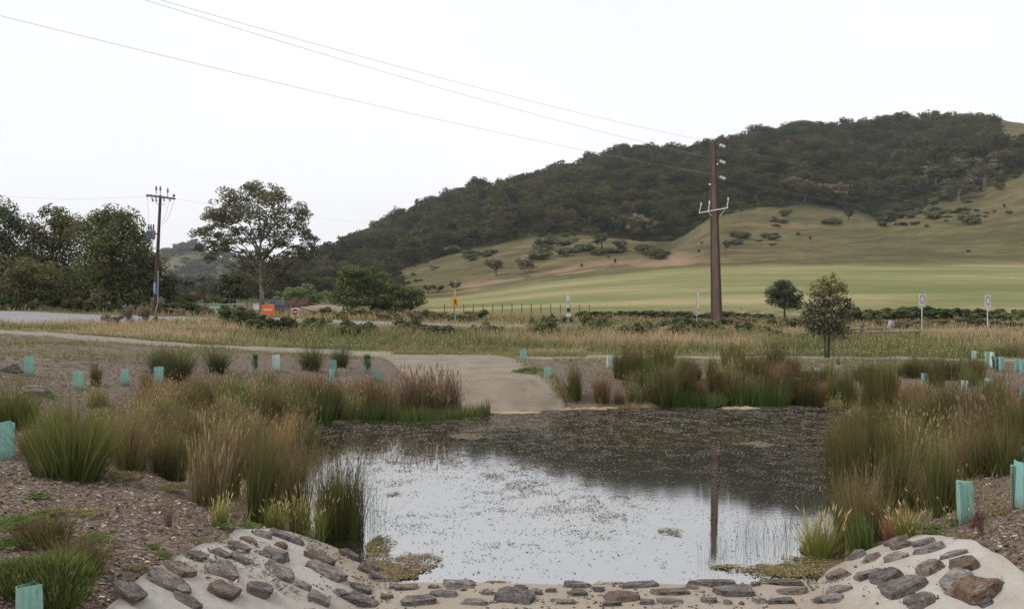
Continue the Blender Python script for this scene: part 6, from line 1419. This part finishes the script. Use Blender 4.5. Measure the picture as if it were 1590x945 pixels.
# grey post
r, zt = sign_root('grey_sign_post', 1082, 452, 66, 'thin grey sign post seen edge on, left of the tall pole')
MB().tube([(0, 0, -0.3), (0, 0, zt)], 0.035, 8).build('post', M['galv'], r); MB().box((0.06, 0, zt - 0.62), (0.05, 0.4, 1.15)).build('edge_on_plate', M['galv_white'], r)
# two speed signs
for px, pt, D, lb in ((1432, 456, 64, 'speed sign on a thin post, left of the pair before the thicket'), (1534, 458, 63, 'speed sign on a thin post, right of the pair before the thicket')):
    r, zt = sign_root('speed_sign', px, pt, D, lb, 'sign', 0.5); r['group'] = 'speed signs'
    MB().tube([(0, 0.03, -0.3), (0, 0.03, zt - 0.1)], 0.03, 8).build('post', M['galv_white'], r)
    MB().box((0, 0, zt - 0.4), (0.6, 0.02, 0.8)).build('plate', M['sign_white'], r)
    mb = MB(); n = 28; vs = []; 
    for k in range(n):
        a = 2 * math.pi * k / n
        for q in (0.25, 0.2): vs.append((q * math.cos(a), -0.016, zt - 0.36 + q * 1.15 * math.sin(a)))
    mb.add(vs, [(2 * k, 2 * k + 1, (2 * k + 3) % (2 * n), (2 * k + 2) % (2 * n)) for k in range(n)]); mb.build('red_ring', M['sign_red'], r)

# ------------------------------------------------------------------ mesh gate with green sign, boom, mound, car
DGt = 71.0
def gz(x): return Hs(x, DGt)
x0, x1, x2 = [(p - CX) / FPX * DGt for p in (292, 352, 381)]
g = empty('mesh_gate', (x0, DGt, gz(x0))); tag(g, 'long galvanised mesh gate beyond the road, left of the orange board', 'gate')
zt = CH - (471.5 - HY) / FPX * DGt - gz(x0); L = x2 - x0; zb_ = 0.12
mb = MB(); mb.tube([(0, 0, zb_), (0, 0, zt), (L - 0.25, 0, zt - 0.05), (L - 0.05, 0, zt - 0.12), (L, 0, zt - 0.35), (L, 0, zb_), (0, 0, zb_)], 0.03, 6); mb.build('gate_frame', M['galv'], g)
MB().tube([(x1 - x0, 0, zb_), (x1 - x0, 0, zt)], 0.025, 6).build('upright', M['galv'], g); MB().tube([((x1 - x0) * 0.2, 0, zb_), ((x1 - x0) * 0.2, 0, zt)], 0.025, 6).build('upright', M['galv'], g)
mb = MB()
for k in range(1, 28): mb.tube([(L * k / 28, 0.02, zb_), (L * k / 28, 0.02, zt - 0.06)], 0.007, 3, False)
for k in range(1, 8): mb.tube([(0, 0.02, zb_ + (zt - zb_ - 0.06) * k / 8), (L, 0.02, zb_ + (zt - zb_ - 0.06) * k / 8)], 0.007, 3, False)
mb.build('wire_mesh', M['galv'], g)
MB().tube([(-0.06, 0, -0.3), (-0.06, 0, zt + 0.05)], 0.06, 8).build('gate_post', M['timber_grey'], g)
MB().tube([(L + 0.12, 0, -0.3), (L + 0.12, 0, zt + 0.1)], 0.06, 8).build('gate_post', M['timber_grey'], g)
f = empty('rail_fence', ((244 - CX) / FPX * 70, 70, Hs((244 - CX) / FPX * 70, 70))); tag(f, 'sloping single rail fence between the thin pole and the mesh gate', 'fence')
mb = MB(); a = at(246, 482, 70) - Vector(f.location); b = at(290, 474, 71) - Vector(f.location); mb.tube([a, b], 0.035, 6); mb.build('rail', M['timber_grey'], f)
for t in (0.05, 0.5): p = a.lerp(b, t); MB().tube([(p.x, p.y, -0.3), (p.x, p.y, p.z + 0.05)], 0.05, 6).build('post', M['timber_grey'], f)
mb = MB()
for k in range(1, 20): p = a.lerp(b, k / 20); mb.tube([(p.x, p.y + .02, 0), (p.x, p.y + .02, p.z)], 0.007, 3, False)
mb.build('wire_mesh', M['galv'], f)
r, zt = sign_root('green_sign', 335, 474, 70.6, 'green information sign with pale map panels on the mesh gate')
MB().box((0, 0, zt - 0.36), (1.0, 0.02, 0.7)).build('board', M['sign_green'], r)
for nm, dx, dz, w, h, m in (('pale_strip', -0.1, 0.24, 0.72, 0.12, 'sign_pale_green'), ('map_panel', -0.22, 0.02, 0.42, 0.24, 'sign_pale_green'), ('white_panel', 0.22, -0.14, 0.4, 0.28, 'sign_white'), ('pale_corner', 0.3, 0.2, 0.3, 0.2, 'sign_pale_green'), ('text_strip', -0.28, -0.25, 0.3, 0.1, 'sign_pale_green')):
    MB().box((dx, -0.016 - 0.003 * (nm == 'pale_corner'), zt - 0.36 + dz), (w, 0.01, h)).build(nm, M[m], r)
MB().tube([(-0.4, 0.03, 0), (-0.4, 0.03, zt)], 0.02, 6).build('post', M['galv'], r); MB().tube([(0.4, 0.03, 0), (0.4, 0.03, zt)], 0.02, 6).build('post', M['galv'], r)

def heap(name, pxa, pxb, ytop, D, depth, mat, label, cat, seed, rough):
    xa, xb = (pxa - CX) / FPX * D, (pxb - CX) / FPX * D; n, m = 60, 26
    U, V = np.meshgrid(np.linspace(-1, 1, n), np.linspace(-1, 1, m), indexing='ij')
    X = (xa + xb) / 2 + U * (xb - xa) / 2; Y = D + V * depth / 2; g0 = H(X, Y)
    hgt = CH - (ytop - HY) / FPX * D - Hs((xa + xb) / 2, D)
    e = np.clip(1 - np.abs(U) ** 3.2, 0, 1) * np.clip(1 - np.abs(V) ** 2, 0, 1)
    Z = g0 - 0.1 + (hgt + 0.1) * e * (0.82 + 0.3 * fbm(X / 1.2, Y / 1.2, seed)) + rough * (fbm(X / 0.35, Y / 0.35, seed + 3, 3) - 0.5) * (e > 0.05)
    o = link(bpy.data.objects.new(name, mesh_np(name, np.stack([X, Y, Z], -1), [grid_faces(n, m)], M[mat], None, True))); return tag(o, label, cat)
heap('dirt_mound', 436, 560, 474, 100, 7, 'mound_dirt', 'long pale dirt mound behind the no entry sign', 'mound', 301, 0.2)
heap('bark_heap', 438, 496, 464.5, 106, 5, 'heap_brown', 'dark red brown heap on top of the pale mound, below the light green bush', 'heap', 311, 0.9)
bg = empty('boom_gate', (at(452, 485, 74).x, 74, Hs(at(452, 485, 74).x, 74))); tag(bg, 'thin dark boom bar slanting down beside the no entry sign', 'gate')
o_ = Vector(bg.location); MB().tube([at(424, 473, 74) - o_, at(455, 474, 74) - o_, at(492, 486, 74) - o_], 0.035, 6).build('boom', M['sign_black'], bg)
MB().box((0, 0, 0.35), (0.14, 0.14, at(452, 474, 74).z - o_.z + 0.35)).build('post', M['timber_grey'], bg)
# small blue car, rear view, mostly behind the orange board
cx_ = at(432, 480, 98).x; car = empty('parked_car', (cx_, 98, Hs(cx_, 98)), 0.12); tag(car, 'dark blue car mostly hidden behind the orange board', 'car')
def loft(sec, name, m, parent, smooth=True):
    mb = MB(); k = len(sec[0]); vs = [p for s_ in sec for p in s_]
    fs = [(i * k + j, i * k + (j + 1) % k, (i + 1) * k + (j + 1) % k, (i + 1) * k + j) for i in range(len(sec) - 1) for j in range(k)] + [tuple(range(k))[::-1], tuple((len(sec) - 1) * k + j for j in range(k))]
    mb.add(vs, fs); return mb.build(name, m, parent, False, 0.02)
def sec(y, w, z0, z1, w2): return [(-w, y, z0), (w, y, z0), (w, y, (z0 + z1) / 2), (w2, y, z1), (-w2, y, z1), (-w, y, (z0 + z1) / 2)]
loft([sec(-2.0, .78, .35, .85, .76), sec(-1.8, .84, .25, .95, .8), sec(0.5, .85, .22, .95, .8), sec(1.9, .82, .25, .82, .74), sec(2.1, .74, .35, .68, .7)], 'body', M['car_blue'], car)
loft([sec(-1.7, .74, .93, 1.05, .7), sec(-1.25, .72, .93, 1.42, .56), sec(0.2, .72, .93, 1.44, .56), sec(1.0, .74, .9, .98, .7)], 'cabin', M['glass_dark'], car)
MB().box((0, -0.5, 1.45), (1.1, 1.5, 0.05)).build('roof_panel', M['car_blue'], car, False, 0.01)
MB().box((0, -2.02, 0.86), (1.3, 0.06, 0.07)).build('pale_trim', M['galv_white'], car)
for sx in (-1, 1):
    MB().box((sx * 0.68, -2.0, 0.72), (0.16, 0.06, 0.2)).build('tail_light', M['lamp_red'], car)
    for yy_ in (-1.3, 1.3):
        w = MB(); w.lathe([(0.2, -0.1), (0.31, -0.09), (0.31, 0.09), (0.2, 0.1)], (sx * 0.75, yy_, 0.31), 16, Matrix.Rotation(math.radians(90), 3, 'Y')); wo = w.build('wheel', M['rubber'], car)
        h = MB(); h.lathe([(0.19, -0.11), (0.19, 0.11)], (sx * 0.75, yy_, 0.31), 12, Matrix.Rotation(math.radians(90), 3, 'Y')); h.build('rim', M['galv'], wo)

# ------------------------------------------------------------------ timber rail fence at right, pale rock, dead bush, flat boulder
DFc = 55.0
f = empty('timber_fence', (at(1338, 520, DFc).x, DFc, Hs(at(1338, 520, DFc).x, DFc))); tag(f, 'old grey timber post and rail fence right of the young tree', 'fence')
o_ = Vector(f.location)
for px, pt, w in ((1338, 504, 0.2), (1425, 514, 0.12), (1296, 508, 0.13), (1252, 510, 0.13)):
    p = at(px, pt, DFc) - o_; gx = Hs(at(px, pt, DFc).x, DFc) - o_.z
    MB().box((p.x, 0, (p.z + gx - 0.3) / 2), (w, 0.14, p.z - gx + 0.3), 0.2).build('post', M['timber'], f, False, 0.012)
for a, b in (((1250, 517), (1338, 516)), ((1338, 516), (1425, 515)), ((1300, 511), (1370, 510))):
    A_, B_ = at(*a, DFc) - o_, at(*b, DFc) - o_; MB().tube([A_ + Vector((0, -.08, 0)), A_.lerp(B_, .5) + Vector((0, -.08, -.02)), B_ + Vector((0, -.08, 0))], 0.055, 6).build('rail', M['timber_grey'], f)
def rock_at(name, px, D, w, d, h, mat, label, seed, cat='rock', sink=0.2):
    me = rock_mesh(np.random.default_rng(seed), w, d, h, name); me.materials.append(M[mat]); x = (px - CX) / FPX * D
    o = link(bpy.data.objects.new(name, me)); o.location = (x, D, Hs(x, D) + h * (0.5 - sink)); return tag(o, label, cat)
rock_at('pale_rock', 1384, 67, 0.55, 0.5, 0.8, 'boulder_pale', 'pale grey rock showing in the thicket behind the timber fence', 71)
bx_, by_, bz_ = G(52, 612); rock_at('flat_boulder', 52, by_, 0.75, 0.6, 0.3, 'rock_grey', 'flat greyish pink boulder on the slope below the leftmost guard', 72)
rock_at('small_boulder', 12, by_ + 3.2, 0.8, 0.5, 0.25, 'rock_grey', 'low boulder at the left border above the flat one', 73)
gx_, gy_, gz_ = G(1418, 776); rock_at('bank_boulder', 1418, gy_, 0.4, 0.3, 0.2, 'rock_grey', 'small grey boulder among the rushes left of the single aqua guard', 74)
for px, w, h, lb in ((1532, 22, 13, 'rusty brown dead bush below the right speed sign'), (1552, 24, 14, 'second rusty dead bush beside the one below the right speed sign'), (1372, 16, 9, 'dark red brown bush by the timber fence')):
    b = bush(2, px, 61.5, w, h, lb, None, 'dead_bush')
# wire fence along the meadow foot: posts one can count
fx = empty('wire_fence', (0, 96, Hs(0, 96))); tag(fx, 'low wire fence along the foot of the meadow', 'fence')
P_ = [((px - CX) / FPX * 96, 96.0) for px in range(690, 930, 15)]
for x, y in P_: MB().tube([(x, 0, Hs(x, y) - fx.location.z - 0.2), (x, 0, Hs(x, y) - fx.location.z + 1.1)], 0.05, 5).build('post', M['timber'], fx)
for k in (0.4, 0.75, 1.05): MB().tube([(x, -0.06, Hs(x, y) - fx.location.z + k) for x, y in P_], 0.012, 3).build('strand', M['wire'], fx)
# ------------------------------------------------------------------ thin air haze over the valley
def haze():
    m, nt = new_mat('haze'); v = nd(nt, 'ShaderNodeVolumePrincipled'); v.inputs['Color'].default_value = (0.9, 0.93, 1.0, 1); v.inputs['Density'].default_value = 0.00013; v.inputs['Anisotropy'].default_value = 0.2
    o = nt.nodes.new('ShaderNodeOutputMaterial'); nt.links.new(v.outputs[0], o.inputs['Volume'])
    mb = MB(); mb.box((0, 1400, 80), (7000, 3600, 280)); ob = mb.build('haze', m); tag(ob, 'thin even haze filling the valley air', 'haze', None, 'stuff')
haze()
